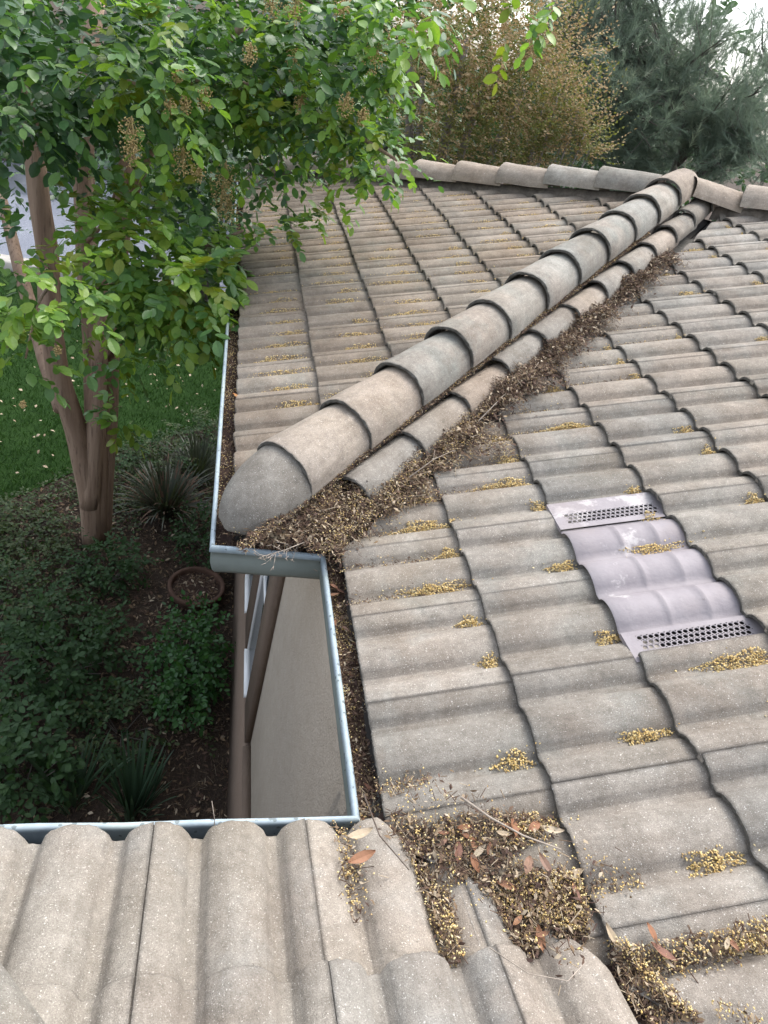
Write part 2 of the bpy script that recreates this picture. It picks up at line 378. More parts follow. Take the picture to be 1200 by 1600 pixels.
for y0, y1 in ((1.63, 1.90), (2.35, 2.63), (3.08, 3.36)): pier(y0, y1)
for y0, y1 in ((1.905, 2.345), (2.635, 3.075)):
    q = MB(); a, b = .008, XW-.002; wz0, wz1, t = -2.11, -.5, .035
    q.box((a, y0, wz0), (b, y0+t, wz1)); q.box((a, y1-t, wz0), (b, y1, wz1)); q.box((a-.02, y0+t, wz0), (b, y1-t, wz0+t)); q.box((a, y0+t, wz1-t), (b, y1-t, wz1))
    q.box((a+.004, y0+t, -1.35), (b, y1-t, -1.32))
    wf = q.build('window', [M['white']], house)
    q = MB(); q.box((.022, y0+t, wz0+t), (.031, y1-t, wz1-t)); q.build('pane', [M['glass']], wf)
q = MB(); q.box((-.26, L2+.13, -.135), (XW+.0, 5.9, -.12)); q.box((-1.0, -.44, -.135), (-.0, -.12, -.12)); q.build('soffit', [M['brown']], house)
q = MB(); q.box((-.255, L2+.135, -.12), (-.235, 5.85, .02)); q.box((-.235, L2+.135, -.12), (.13, L2+.155, .02)); q.box((.13, -.12, -.12), (.15, L2+.155, .02)); q.box((-1.0, -.155, -.12), (.13, -.135, .02))
q.build('fascia', [M['gutter_face']], house)

# ------------------------------------------------------------------ gutters
#           (outward, up)   inside back -> floor -> front -> rolled lip
GP = [(-.115, .0), (-.115, -.09), (-.018, -.095), (-.012, -.06), (-.010, -.012), (-.012, .001), (-.006, .006), (.001, .003), (.003, -.004),
      (.003, -.016), (-.004, -.020), (-.006, -.046), (-.003, -.062), (-.012, -.102), (-.022, -.120), (-.118, -.124)]
GM = [0]*9+[1]*7
def gutter(p0, p1, out, e0=0, e1=0):
    """e0/e1: mitre, metres the inner edge runs on per metre inward at either end"""
    q = MB(); p0 = Vector((*p0, 0)); p1 = Vector((*p1, 0)); o = Vector((*out, 0)); d = (p1-p0).normalized()
    n = len(GP); k = 0; N = 7
    sag = [0]+[random.uniform(-.0025, .0025) for _ in range(N-1)]+[0]
    for i in range(N+1):
        for a, b in GP:
            t = i/N; st = p0+(p1-p0)*t
            st = st+d*((1-t)*e0*a+t*e1*a*-1)
            q.v.append(tuple(st+o*(a+sag[i]*.6)+Vector((0, 0, b+sag[i]))))
    for i in range(N):
        for j in range(n-1):
            q.f.append((i*n+j, i*n+j+1, (i+1)*n+j+1, (i+1)*n+j)); q.m.append(GM[j])
    ob = q.build('gutter', [M['zinc'], M['gutter_face']], house)
    return ob
gutter((-AX, 0), (0, 0), (0, 1), -1, 1)          # near roof, along x: lip at y=0, trough towards -y
gutter((0, 0), (0, L2), (-1, 0), 1, 1)
gutter((0, L2), (-WJ, L2), (0, -1), 1, -1)
gutter((-WJ, L2), (-WJ, L2+LC), (-1, 0), -1, -1)

# ------------------------------------------------------------------ roof tiles
TW, TG, TL = .2945, .342, .415           # cover width, gauge, tile length
TAIL, HEAD, THK = .030, .004, .015
RH = .030
def prof(x, W=TW):
    u = ((x*(.30/W)+.07) % .15)
    if u < .122: return (.041 if W == .30 else RH)*math.sin(math.pi*u/.122)**.46
    return -.002
def tile_mesh(name, mats, W=TW, seed=0, L=TL, xmax=None):
    r = random.Random(seed); nx = 40; q = MB(); gap = .0022
    xs = [gap*.5+(W-gap)*i/nx for i in range(nx+1)]
    if xmax is not None: xs = [x for x in xs if x <= xmax]; nx = len(xs)-1
    rows = [(0, -.012), (.0015, -.003), (.008, 0), (.16, .0005), (L, 0)]
    def tz(y): return TAIL+(HEAD-TAIL)*y/L
    for y, dz in rows:
        for x in xs:
            j = r.uniform(-.0012, .0012) if y < .01 else r.uniform(-.0006, .0006)
            q.v.append((x, y+(r.uniform(-.0012, .0016) if y < .01 else 0), tz(y)+prof(x, W)+dz+j))
    n = nx+1
    for i in range(len(rows)-1):
        for k in range(nx):
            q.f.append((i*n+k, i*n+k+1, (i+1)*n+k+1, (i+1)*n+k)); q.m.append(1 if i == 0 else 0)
    b0 = len(q.v)                                         # underside of the tail
    for x in xs: q.v.append((x, .002, tz(0)+prof(x, W)-THK))
    for x in xs: q.v.append((x, .07, tz(.07)+prof(x, W)-THK))
    for k in range(nx):
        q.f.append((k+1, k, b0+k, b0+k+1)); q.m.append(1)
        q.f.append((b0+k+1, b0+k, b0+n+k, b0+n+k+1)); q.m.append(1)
    for side, rev in ((0, False), (nx, True)):            # side flanks
        if side == nx and xmax is None:                   # interlocking lug under the neighbour
            ka = len(q.v)
            for i in range(len(rows)):
                v = Vector(q.v[i*n+side]); q.v += [tuple(v-Vector((0, 0, .006))), tuple(v+Vector((.016, .004, -.0065)))]
            for i in range(len(rows)-1):
                a, b = i*n+side, (i+1)*n+side; c0 = ka+2*i
                q.f += [(a, c0, c0+2, b), (c0, c0+1, c0+3, c0+2)]; q.m += [0, 0]
            continue
        for i in range(len(rows)-1):
            a, b = i*n+side, (i+1)*n+side
            k = len(q.v); q.v += [tuple(Vector(q.v[a])-Vector((0, 0, THK))), tuple(Vector(q.v[b])-Vector((0, 0, THK)))]
            q.f.append((a, b, k+1, k) if rev else (b, a, k, k+1)); q.m.append(0)
    me = bpy.data.meshes.new(name); me.from_pydata(q.v, [], q.f)
    for m_ in mats: me.materials.append(m_)
    me.polygons.foreach_set('material_index', q.m)
    me.polygons.foreach_set('use_smooth', [m == 0 for m in q.m]); me.update()
    return me

class Slope:
    def __init__(s, O, sdir, tails, e0, W, mat, keep, deck, name='roof_slope', nseed=0, drop=.03):
        s.s = Vector((sdir[0]*ct, sdir[1]*ct, sn)); s.n = Vector((-sdir[0]*sn, -sdir[1]*sn, ct)); s.e = s.s.cross(s.n); s.O = Vector(O)-s.n*drop
        s.tails = tails; s.e0 = e0; s.W = W; s.keep = keep
        q = MB(); dz = s.n*-.02
        pts = []
        for x, y in deck:
            t = ((x-s.O.x)*sdir[0]+(y-s.O.y)*sdir[1])/ct
            base = Vector((x, y, s.O.z+t*sn)); pts.append(base+dz)
        q.add([*pts, *[p-Vector((0, 0, .05)) for p in pts]], [tuple(range(len(pts)))]+[tuple(reversed(range(len(pts), 2*len(pts))))]+[(i, i+len(pts), (i+1) % len(pts)+len(pts), (i+1) % len(pts)) for i in range(len(pts))])
        s.deck = q.build(name, [M['felt']], house)
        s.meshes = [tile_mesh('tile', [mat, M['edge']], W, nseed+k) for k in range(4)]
        s.skip = set(); s.special = {}
    def basis(s, e, t, jit=0):
        m = Matrix(((s.e.x, s.s.x, s.n.x), (s.e.y, s.s.y, s.n.y), (s.e.z, s.s.z, s.n.z))).to_4x4()
        m.translation = s.O+s.e*e+s.s*t; return m
    def pt(s, e, t, lift=0): return s.O+s.e*e+s.s*t+s.n*lift
    def h(s, e, t):
        """height of the tile surface over the slope plane"""
        k = max([i for i, a in enumerate(s.tails) if a <= t] or [0]); y = t-s.tails[k]
        return TAIL+(HEAD-TAIL)*y/TL+prof((e-s.e0) % s.W, s.W)
    def inside(s, p, m=0): return all(a*p.x+b*p.y+c > m for a, b, c in s.keep)
    def lay(s, ks):
        n = 0
        for j, t in enumerate(s.tails):
            for k in ks:
                if (j, k) in s.skip: continue
                e = s.e0+k*s.W
                m = s.basis(e, t)
                m = m @ Matrix.Translation((random.uniform(-.0008, .0008), random.uniform(-.004, .004), random.uniform(-.001, .002))) @ Matrix.Rotation(random.uniform(-.0025, .0025), 4, 'Z') @ Matrix.Rotation(random.uniform(-.006, .006), 4, 'Y')
                if not in_view(m @ Vector((s.W/2, .15, .03)), 170): continue
                cs = [m @ Vector((x, y, .03)) for x in (0, s.W) for y in (0, TL)]
                st = [[a*p.x+b*p.y+c > 0 for p in cs] for a, b, c in s.keep]
                if any(not any(r) for r in st): continue
                src = s.special.get((j, k)) or random.choice(s.meshes)
                if all(all(r) for r in st):
                    o = bpy.data.objects.new('tile', src); put(o, s.deck); o.matrix_basis = m; continue
                bm = bmesh.new(); bm.from_mesh(src); bm.transform(m)
                for (a, b, c), r in zip(s.keep, st):
                    if all(r): continue
                    d = math.hypot(a, b); co = Vector((-a*c/d/d, -b*c/d/d, 0))
                    bmesh.ops.bisect_plane(bm, geom=bm.verts[:]+bm.edges[:]+bm.faces[:], plane_co=co, plane_no=Vector((-a, -b, 0)), clear_outer=True)
                if len(bm.faces) < 3: bm.free(); continue
                me = bpy.data.meshes.new('tile'); bm.to_mesh(me); bm.free()
                for mm in src.materials: me.materials.append(mm)
                put(bpy.data.objects.new('tile', me), s.deck)

XE = .06
tailsB = [0, .370]+[.370+TG*i for i in range(1, 16)]
tailsC = [0]+[.345+TG*i for i in range(0, 9)]
tailsA = [0]+[.314+TG*i for i in range(0, 6)]
BX = 5.2
# A: near roof facing away; B: right-hand roof; C: hip end of the wing; D: the narrow front slope of the wing
SB = Slope((XE, 0, .03), (1, 0), tailsB, -.851-.2945*24, TW, M['tile'],
           [(1, -1, L2-.075), (1, 1, .012), (-1, -1, L2+LC-.01)],
           [(XE, -XE), (XE, L2+XE), (LC/2, L2+LC/2), (LC/2+1.3, L2+LC/2-1.3), (BX, .8), (BX, -3), (3, -3)], nseed=10)
SA = Slope((0, -.035, .056), (0, -1), tailsA, .122-.3*24, .30, M['tile_near'],
           [(-1, -1, .0), (1, -1, AX)],
           [(-AX, -.0), (0, -.03), (3, -3.03), (1.9, -3.03)], nseed=20, drop=.066)
SCp = Slope((-WJ+XE, 0, .03), (1, 0), tailsC, -1.46-.29*30, .29, M['tile_far'],
           [(-1, 1, -L2-WJ-.01), (-1, -1, L2+LC-WJ-.01)],
           [(-WJ+XE, L2+XE), (-WJ+LC/2, L2+LC/2), (-WJ+XE, L2+LC-XE)], nseed=30)
SD = Slope((0, L2+XE, .03), (0, 1), [0], 0, .3, M['tile'], [], [(-WJ+XE, L2+XE), (XE, L2+XE), (LC/2, L2+LC/2), (-WJ+LC/2, L2+LC/2)])
# rear slope (faces away, closes the roof) and the end slope of the near roof
SR = Slope((0, L2+LC-XE, .03), (0, -1), [0], 0, .3, M['tile'], [], [(-WJ+XE, L2+LC-XE), (-WJ+LC/2, L2+LC/2), (LC/2, L2+LC/2), (LC/2+1.3, L2+LC/2-1.3), (BX, .8), (BX, L2+LC-XE)])
SE = Slope((-AX+XE, 0, .05), (1, 0), [0], 0, .3, M['tile_near'], [], [(-AX+XE, -XE), (1.9, -3.03), (-AX+XE, -3.03)])
# metal vent replaces two tiles of the third course of B
VJ = 2; VK = 24
SB.skip |= {(VJ, VK), (VJ, VK+1)}
SB.special[(VJ, VK-1)] = tile_mesh('tile', [M['tile'], M['edge']], TW, 77, TL, TW-.072)
SB.lay(range(0, 44)); SA.lay(range(14, 32)); SCp.lay(range(0, 34))

# mauve metal vent tile with two perforated strips
def vent():
    e0 = SB.e0+VK*TW-.068; t0 = tailsB[VJ]; q = MB(); W = .675; L = TG+.06; SA_, SB_ = .134, .100
    def tz(y): return TAIL+.004+(HEAD-TAIL)*y/TL
    ys = [-.012, -.006, .05, .12, .135, .142, .149, .165, .22, .252, .259, .266, .29, L]
    bump = {.142: .0055, .259: .0055}
    xs = [SA_+(W-SA_-SB_)*i/42 for i in range(43)]
    def rz(x):
        for c in (.206, .353, .500):
            if abs(x-c) < .060: return .030*math.sin(math.pi*(x-c+.060)/.12)**.6
        return 0
    def P(x, y, z): return tuple(SB.pt(e0+x, t0+y, z))
    k = len(q.v)
    for y in ys:
        for x in xs: q.v.append(P(x, y, tz(y)+rz(x)+bump.get(y, 0)*(1 if rz(x) > .004 else .3)-(.004 if y < -.01 else 0)))
    n = len(xs)
    for i in range(len(ys)-1):
        for j in range(n-1): q.f.append((k+i*n+j, k+i*n+j+1, k+(i+1)*n+j+1, k+(i+1)*n+j)); q.m.append(0)
    ob = q.build('vent_tile', [M['vent']], SB.deck, smooth=True); ob['label'] = 'mauve painted metal roof vent with two rows of round holes'
    for xa, xb in ((0, SA_), (W-SB_, W)):
        q = MB(); rows, cols = 3, 19; cw, ch = .0162, .0168; y0 = .022; x0 = xa+(.060 if xa == 0 else .016)
        def z(x, y): return tz(y)+.006
        for a in range(rows):
            for b in range(cols):
                cy = y0+(b+.5+.5*(a % 2))*cw; cx = x0+(a+.5)*ch
                ring = [(math.cos(math.pi*(.25*i+.125)), math.sin(math.pi*(.25*i+.125))) for i in range(8)]
                sq = [(max(-1, min(1, c_*1.42)), max(-1, min(1, d_*1.42))) for c_, d_ in ring]
                ov = [P(cx+ch/2*c_, cy+cw/2*d_, z(cx, cy)) for c_, d_ in sq]; iv = [P(cx+ch*.40*c_, cy+cw*.40*d_, z(cx, cy)) for c_, d_ in ring]
                dv = [P(cx+ch*.36*c_, cy+cw*.39*d_, z(cx, cy)-.002) for c_, d_ in ring]
                q.add(ov+iv+dv, [(i, (i+1) % 8, 8+(i+1) % 8, 8+i) for i in range(8)]+[(8+i, 8+(i+1) % 8, 16+(i+1) % 8, 16+i) for i in range(8)])
        ye = y0+(cols+.5)*cw
        def flat(xq0, xq1, yq0, yq1):
            q.add([P(xq0, yq0, z(0, yq0)), P(xq1, yq0, z(0, yq0)), P(xq1, yq1, z(0, yq1)), P(xq0, yq1, z(0, yq1))], [(0, 1, 2, 3)])
        flat(xa, x0, -.012, L); flat(x0+rows*ch, xb, -.012, L); flat(x0, x0+rows*ch, -.012, y0); flat(x0, x0+rows*ch, ye, L)
        for a in range(rows):
            if a % 2 == 0: flat(x0+a*ch, x0+(a+1)*ch, ye-.5*cw, ye)
            else: flat(x0+a*ch, x0+(a+1)*ch, y0, y0+.5*cw)
        q.add([P(xa, -.012, z(0, 0)), P(xb, -.012, z(0, 0)), P(xb, -.014, z(0, 0)-.012), P(xa, -.014, z(0, 0)-.012)], [(0, 3, 2, 1)])
        q.build('perforated_strip', [M['vent']], SB.deck)
vent()

# ------------------------------------------------------------------ hip and ridge caps
def cap_mesh(name, mat, R0=.128, R1=.112, H=1.0, L=.40, thk=.015, seed=0, seg=22, drop=.02):
    r = random.Random(seed); q = MB(); ys = [0, .0015, .007, .1, .25, L]
    def ring(y, off, dz=0):
        t = y/L; R = R0+(R1-R0)*t-off; o = []
        for i in range(seg+1):
            a = math.pi*(i/seg)
            j = r.uniform(-.0012, .0012)
            o.append((-math.cos(a)*(R+j), y+(r.uniform(-.003, .003) if y < .006 else 0), math.sin(a)**.92*(R*H+j)-drop+dz+.022*(1-t)+.0025*math.sin(a*5+seed)*math.sin(y*23+seed*2)))
        return o
    offs = [.010, .003, 0, 0, 0, 0]
    for y, o in zip(ys, offs): q.v += ring(y, o)
    n = seg+1
    for i in range(len(ys)-1):
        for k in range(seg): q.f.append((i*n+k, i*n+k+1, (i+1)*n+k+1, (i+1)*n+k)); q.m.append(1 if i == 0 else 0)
    b = len(q.v); q.v += ring(.003, thk); q.v += ring(.1, thk)
    for k in range(seg):
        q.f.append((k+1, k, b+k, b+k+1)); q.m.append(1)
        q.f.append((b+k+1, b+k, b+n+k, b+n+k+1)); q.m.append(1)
    me = bpy.data.meshes.new(name); me.from_pydata(q.v, [], q.f)
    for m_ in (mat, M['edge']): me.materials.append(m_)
    me.polygons.foreach_set('material_index', q.m); me.polygons.foreach_set('use_smooth', [m == 0 for m in q.m]); me.update(); return me
def cap_frame(p, d, up=Vector((0, 0, 1)), twist=0):
    y = d.normalized(); x = y.cross(up).normalized(); z = x.cross(y)
    m = Matrix(((x.x, y.x, z.x), (x.y, y.y, z.y), (x.z, y.z, z.z))).to_4x4(); m.translation = p
    return m @ Matrix.Rotation(twist, 4, 'Y')
HD = Vector((1, 1, tn_)); HL = HD.length
def hip(a, lift=.0): return Vector((-WJ+a, L2+a, .03+a*tn_+lift))
caps = [cap_mesh('hip_cap', M['cap_warm' if k < 2 else 'cap'], seed=k) for k in range(5)]
arcs = [.205, .43, .65, .875, 1.105, 1.335, 1.565, 1.81, 2.05, 2.29, 2.52]
for i, a in enumerate(arcs):
    me = caps[(i % 2)] if i in (0, 1, 10) else caps[2+i % 3]
    o = bpy.data.objects.new('hip_cap', me); put(o, house)
    o.matrix_basis = cap_frame(hip(a+random.uniform(-.012, .012), .052+random.uniform(-.005, .005)), HD+Vector((random.uniform(-.02, .02), 0, 0)), twist=random.uniform(-.06, .06))
    if i < 2: o['label'] = 'warm beige hip cap near the gutter corner'
# rounded starter at the foot of the hip
q = MB(); n, m_ = 22, 14
for j in range(m_+1):
    t = j/m_; y = -.015+.30*t
    R = .126*math.sqrt(max(0, 1-max(0, 1-(y+.015)/.21)**2.1)) if y < .195 else .126
    R = max(R, .004)
    for i in range(n+1):
        a = math.pi*i/n
        q.v.append((-math.cos(a)*R, y-.02, math.sin(a)*R*1.02-.055+.075*t))
for j in range(m_):
    for i in range(n): q.f.append((j*(n+1)+i, j*(n+1)+i+1, (j+1)*(n+1)+i+1, (j+1)*(n+1)+i)); q.m.append(0)
mt = cap_frame(hip(.06, .05), Vector((1, 1, .20)))
q.v = [tuple(mt @ Vector(v)) for v in q.v]
st = q.build('hip_starter', [M['cap_smooth']], house, smooth=True); st['label'] = 'smooth rounded end cap at the foot of the hip'
# mortar bed along the hip
q = MB()
for sgn in (1,):
    pts0 = [hip(a, .02) for a in (0.22, 2.6)]
    px = Vector((1, -1, 0)).normalized()
    q.add([pts0[0]-px*.105-Vector((0, 0, .10)), pts0[1]-px*.105-Vector((0, 0, .10)), pts0[1]-px*.09, pts0[0]-px*.09, pts0[0]+px*.09, pts0[1]+px*.09, pts0[1]+px*.105-Vector((0, 0, .10)), pts0[0]+px*.105-Vector((0, 0, .10))],
          [(0, 1, 2, 3), (3, 2, 5, 4), (4, 5, 6, 7)])
for pa, pb, dd in (((-WJ+.2, L2+LC-.2, .03+.2*tn_), (-WJ+LC/2, L2+LC/2, .03+LC/2*tn_), 1), ((LC/2, L2+LC/2, .03+LC/2*tn_), (LC/2+1.4, L2+LC/2-1.4, .03+(LC/2+1.4)*tn_), 1)):
    pa = Vector(pa); pb = Vector(pb); sd_ = Vector((1, 1, 0)).normalized()
    q.add([pa-sd_*.10-Vector((0, 0, .06)), pb-sd_*.10-Vector((0, 0, .06)), pb-sd_*.08+Vector((0, 0, .02)), pa-sd_*.08+Vector((0, 0, .02)), pa+sd_*.08+Vector((0, 0, .02)), pb+sd_*.08+Vector((0, 0, .02)), pb+sd_*.10-Vector((0, 0, .06)), pa+sd_*.10-Vector((0, 0, .06))], [(0, 1, 2, 3), (3, 2, 5, 4), (4, 5, 6, 7)])
q.build('mortar_bed', [M['mortar']], house)
# narrower row of barrel tiles between hip and valley
bar = [cap_mesh('barrel_tile', M['cap_warm' if k == 2 else 'tile'], .082, .071, 1.0, .40, .013, 40+k, 18, .022) for k in range(3)]
px = Vector((1, -1, 0)).normalized()
for i in range(12):
    a = .335+.224*i
    p_ = Vector((-WJ+a, L2+a, 0))+px*(.172+random.uniform(-.010, .008))
    p_.z = .03+(p_.y-L2)*tn_-.004
    o = bpy.data.objects.new('barrel_tile', bar[i % 3]); put(o, house); o.matrix_basis = cap_frame(p_, HD+Vector((random.uniform(-.05, .05), 0, random.uniform(-.03, .02))), twist=random.uniform(-.08, .14))
# far hip of the wing: caps climb from the far corner; first ones lowest
for i in range(10):
    a = .12+.25*i
    p_ = Vector((-WJ+a, L2+LC-a, .03+a*tn_+.022+.008*a)); d = Vector((1, -1, tn_))
    o = bpy.data.objects.new('hip_cap', caps[i % 2] if i < 8 else caps[3]); put(o, house); o.matrix_basis = cap_frame(p_, d, twist=random.uniform(-.05, .05))
# short level ridge and the hip that climbs on behind the right-hand roof
zr = .03+LC/2*tn_+.04
rc = [cap_mesh('ridge_cap', M['cap_warm'], .12, .112, 1, .36, seed=60+k) for k in range(2)]
o = bpy.data.objects.new('ridge_cap', rc[0]); put(o, house); o.matrix_basis = cap_frame(Vector((-WJ+LC/2+.42, L2+LC/2-.06, zr-.02)), Vector((-1, .12, .12)), twist=.08)
for i in range(5):
    a = LC/2+.10+.235*i
    o = bpy.data.objects.new('hip_cap', caps[3 if i else 0]); put(o, house); o.matrix_basis = cap_frame(Vector((a, L2+LC-a, .03+a*tn_+.03)), Vector((1, -1, tn_)))
# hip at the left end of the near roof
cap_end = cap_mesh('hip_cap', M['cap_smooth'], seed=9)
for i in range(6):
    a = .06+.235*i
    o = bpy.data.objects.new('hip_cap', cap_end); put(o, house); o.matrix_basis = cap_frame(Vector((-AX+.015+a, -a, .05+a*tn_+.05)), Vector((1, -1, tn_)))
# valley flashing strips under the debris
q = MB()
for p0, p1, d in ((Vector((.0, L2, -.03)), Vector((LC/2-.3, L2+LC/2-.3, -.03+(LC/2-.3)*tn_)), Vector((1, -1, 0)).normalized()), (Vector((.0, 0, -.03)), Vector((3, -3, -.03+3*tn_)), Vector((1, 1, 0)).normalized())):
    up = Vector((0, 0, .03))
    q.add([p0-d*.12+up, p0, p0+d*.12+up, p1-d*.12+up, p1, p1+d*.12+up], [(0, 1, 4, 3), (1, 2, 5, 4)])
q.build('valley_flashing', [M['edge']], house)

# ------------------------------------------------------------------ seeds and litter on the roof
UPN = (0, 0, 1)
def seed_pile(q, S, e, t, le, lt, n, hgt=.012):
    """pile of granules in a trough: e,t centre, half sizes"""
    r = np.sqrt(rng.random(n)); a = rng.random(n)*2*math.pi
    stray = rng.random(n) < .10; r = np.where(stray, r*rng.uniform(1, 1.9, n), r); ph = rng.random()*6.28
    k_ = 1+.28*np.sin(3*a+ph)+.18*np.sin(7*a+2*ph)
    de = np.cos(a)*r*le*np.where(stray, 1, k_); dt = np.sin(a)*r*lt*k_; lift = rng.random(n)*hgt*np.clip(1-r**2, 0, 1)+.002
    pos = [S.pt(e+x, t+y, S.h(e+x, t+y)+z) for x, y, z in zip(de, dt, lift)]
    q.inst(OCT_V, OCT_F, np.array(pos), rots(n, UPN, 1), np.stack([rng.uniform(.0020, .0046, n), rng.uniform(.0016, .0034, n), rng.uniform(.0008, .0018, n)], 1))
def trough(S, k, i):
    """e of trough i (0/1) of tile column k"""
    return S.e0+k*S.W+(.137-.07-.0+.15*i)*S.W/.30-.0
q = MB(); rr = random.Random(3)
piles = 0
for j in range(0, 13):
    for k in range(10, 40):
        for i in (0, 1):
            e = trough(SB, k, i)
            tend = SB.tails[j+1]
            p_ = SB.pt(e, tend-.06)
            if not SB.inside(p_, .03): continue
            y = p_.y
            if j <= 1: pr = .85
            elif j == 2: pr = .68
            else: pr = .42 if y > .2 else .5
            if rr.random() > pr: continue
            le = rr.uniform(.012, .021); lt = rr.choice([.025, .035, .045, .06, .095]) * (1 if j < 3 else .7)
            n = int(330*lt/.05)
            seed_pile(q, SB, e-.006, tend-.004-lt*rr.uniform(.9, 1.25), le, lt, n, .02); piles += 1
tag(q.build('seed_litter', [M['seed']]), 'golden seed husks caught in small piles in the troughs of the right roof', 'seeds', kind='stuff')
q = MB()
for j in range(0, 7):
    for k in range(0, 34):
        for i in (0, 1):
            e = trough(SCp, k, i); tend = SCp.tails[j+1]
            p_ = SCp.pt(e, tend-.1)
            if not SCp.inside(p_, .05): continue
            far = p_.y
            if rr.random() > (.86 if far < 4.6 else .65): continue
            lt = rr.uniform(.05, .15)
            le = rr.uniform(.011, .017)
            seed_pile(q, SCp, e-.009, tend-.006-lt*rr.uniform(.95, 1.2), le, lt, int(300*lt/.1), .018)
tag(q.build('seed_litter', [M['seed']]), 'long thin lines of golden seed husks in the far roof troughs', 'seeds', kind='stuff')

LM = [M['litter_dark'], M['litter_mid'], M['litter_pale'], M['seed']]
def litter(q, pts, nrm, n_mix, size=(.006, .022), stick=.35, thick=.02):
    if size[1] < .04: size = (size[0]*.6, size[1]*.62)
    """pts (N,3) base points; n_mix: probabilities of the four litter materials"""
    N = len(pts); pts = np.array(pts)
    mi = rng.choice(4, N, p=n_mix)
    isseed = mi == 3; st = (rng.random(N) < stick) & ~isseed; fl = ~st & ~isseed
    P = pts+np.asarray(nrm)*(rng.random(N)*thick)[:, None]
    a = rng.uniform(*size, N)
    if fl.any():
        k = fl.sum(); q.inst(FLK_V, FLK_F, P[fl], rots(k, nrm, .55), np.stack([a[fl], a[fl]*rng.uniform(.35, .8, k), a[fl]*.8], 1), mi[fl])
    if st.any():
        k = st.sum(); q.inst(STK_V, STK_F, P[st], rots(k, nrm, .4), np.stack([a[st]*rng.uniform(1.2, 2.6, k), rng.uniform(.0012, .0026, k), rng.uniform(.0012, .0026, k)], 1), mi[st])
    if isseed.any():
        k = isseed.sum(); q.inst(OCT_V, OCT_F, P[isseed], rots(k, UPN, 1), np.stack([rng.uniform(.0020, .0042, k), rng.uniform(.0014, .0026, k), rng.uniform(.0012, .0022, k)], 1), 3)
# gutter fill: a bed surface plus pieces
def gutter_fill(p0, p1, inward, n, mixes, z0=-.035):
    q = MB(); p0 = Vector(p0); p1 = Vector(p1); inw = Vector(inward); d = p1-p0; L = d.length; N = max(6, int(L/.06))
    for i in range(N+1):
        for j, a in enumerate((.010, .03, .06, .105)):
            pp = p0+d*(i/N)+inw*a; q.v.append((pp.x, pp.y, z0+random.uniform(-.008, .006)+.012*math.sin(i*.9)+(.012 if j == 2 else 0)))
    for i in range(N):
        for j in range(3): q.f.append((i*4+j, i*4+j+1, i*4+5+j, i*4+4+j)); q.m.append(0)
    for frac0, frac1, mix_ in mixes:
        k = int(n*(frac1-frac0)); t = rng.uniform(frac0, frac1, k); a = rng.uniform(.012, .10, k)
        pos = np.array(p0)[None]+np.array(d)[None]*t[:, None]+np.array(inw)[None]*a[:, None]
        pos[:, 2] = z0+.004+.012*np.sin(t*N*.9)+.012*rng.random(k)
        litter(q, pos, UPN, mix_, (.007, .024), .3, .012)
    return q
dk = [.62, .22, .08, .08]; yl = [.3, .18, .1, .42]; md = [.45, .25, .1, .2]
q = gutter_fill((0, -.1, 0), (0, L2+.1, 0), (1, 0, 0), 5200, [(0, .12, yl), (.12, .3, dk), (.3, .45, md), (.45, .55, dk), (.55, .75, yl), (.75, 1, dk)])
tag(q.build('leaf_litter', LM), 'brown leaf crumbs and seeds filling the gutter beside the wall', 'leaf litter', kind='stuff')
q = gutter_fill((-WJ, L2+.03, 0), (-WJ, L2+LC-.1, 0), (1, 0, 0), 9500, [(0, .04, dk), (.04, .1, yl), (.1, .15, dk), (.15, .4, yl), (.4, .46, md), (.46, .75, yl), (.75, 1, dk)])
tag(q.build('leaf_litter', LM), 'rusty brown seeds and leaf crumbs along the long far gutter', 'leaf litter', kind='stuff')
q = gutter_fill((-WJ+.07, L2, 0), (0.02, L2, 0), (0, 1, 0), 900, [(0, .45, [.5, .3, .2, 0]), (.45, 1, md)], -.05)
tag(q.build('leaf_litter', LM), 'sparse dry leaves lying in the short corner gutter', 'leaf litter', kind='stuff')

def bed(q, pts_fn, nu, nv):
    k = len(q.v)
    for i in range(nu+1):
        for j in range(nv+1): q.v.append(tuple(pts_fn(i/nu, j/nv)))
    for i in range(nu):
        for j in range(nv):
            q.f.append((k+i*(nv+1)+j, k+i*(nv+1)+j+1, k+(i+1)*(nv+1)+j+1, k+(i+1)*(nv+1)+j)); q.m.append(0)
def poly_points(poly, n, SL, side):
    """points spread over the roof surfaces inside an outline; side(p) picks the slope"""
    P = np.array(poly, float); lo, hi = P.min(0), P.max(0); out = []
    A = abs(np.dot(P[:, 0], np.roll(P[:, 1], 1))-np.dot(P[:, 1], np.roll(P[:, 0], 1)))/2
    n = int(n*A*1e-4)
    while len(out) < n:
        u = rng.uniform(lo[0], hi[0], n); v = rng.uniform(lo[1], hi[1], n); ok = inpoly(u, v, poly)
        for uu, vv in zip(u[ok], v[ok]):
            d = Fv+Rv*((uu-600)/FPX)-Uv*((vv-800)/FPX)
            best = None
            for S in SL:
                t = ((S.O+S.n*.045)-CP).dot(S.n)/d.dot(S.n); p = CP+d*t
                if side(p) is S or best is None: best = (p, S)
                if side(p) is S: break
            p, S = best; e = (p-S.O).dot(S.e); tt = (p-S.O).dot(S.s)
            out.append(tuple(S.pt(e, tt, max(.034, S.h(e, tt))+.002)))
    return np.array(out[:n])
def inpoly(x, y, poly):
    r = np.zeros(len(x), bool); j = len(poly)-1
    for i in range(len(poly)):
        xi, yi = poly[i]; xj, yj = poly[j]
        c_ = ((yi > y) != (yj > y)) & (x < (xj-xi)*(y-yi)/(yj-yi+1e-9)+xi); r ^= c_; j = i
    return r
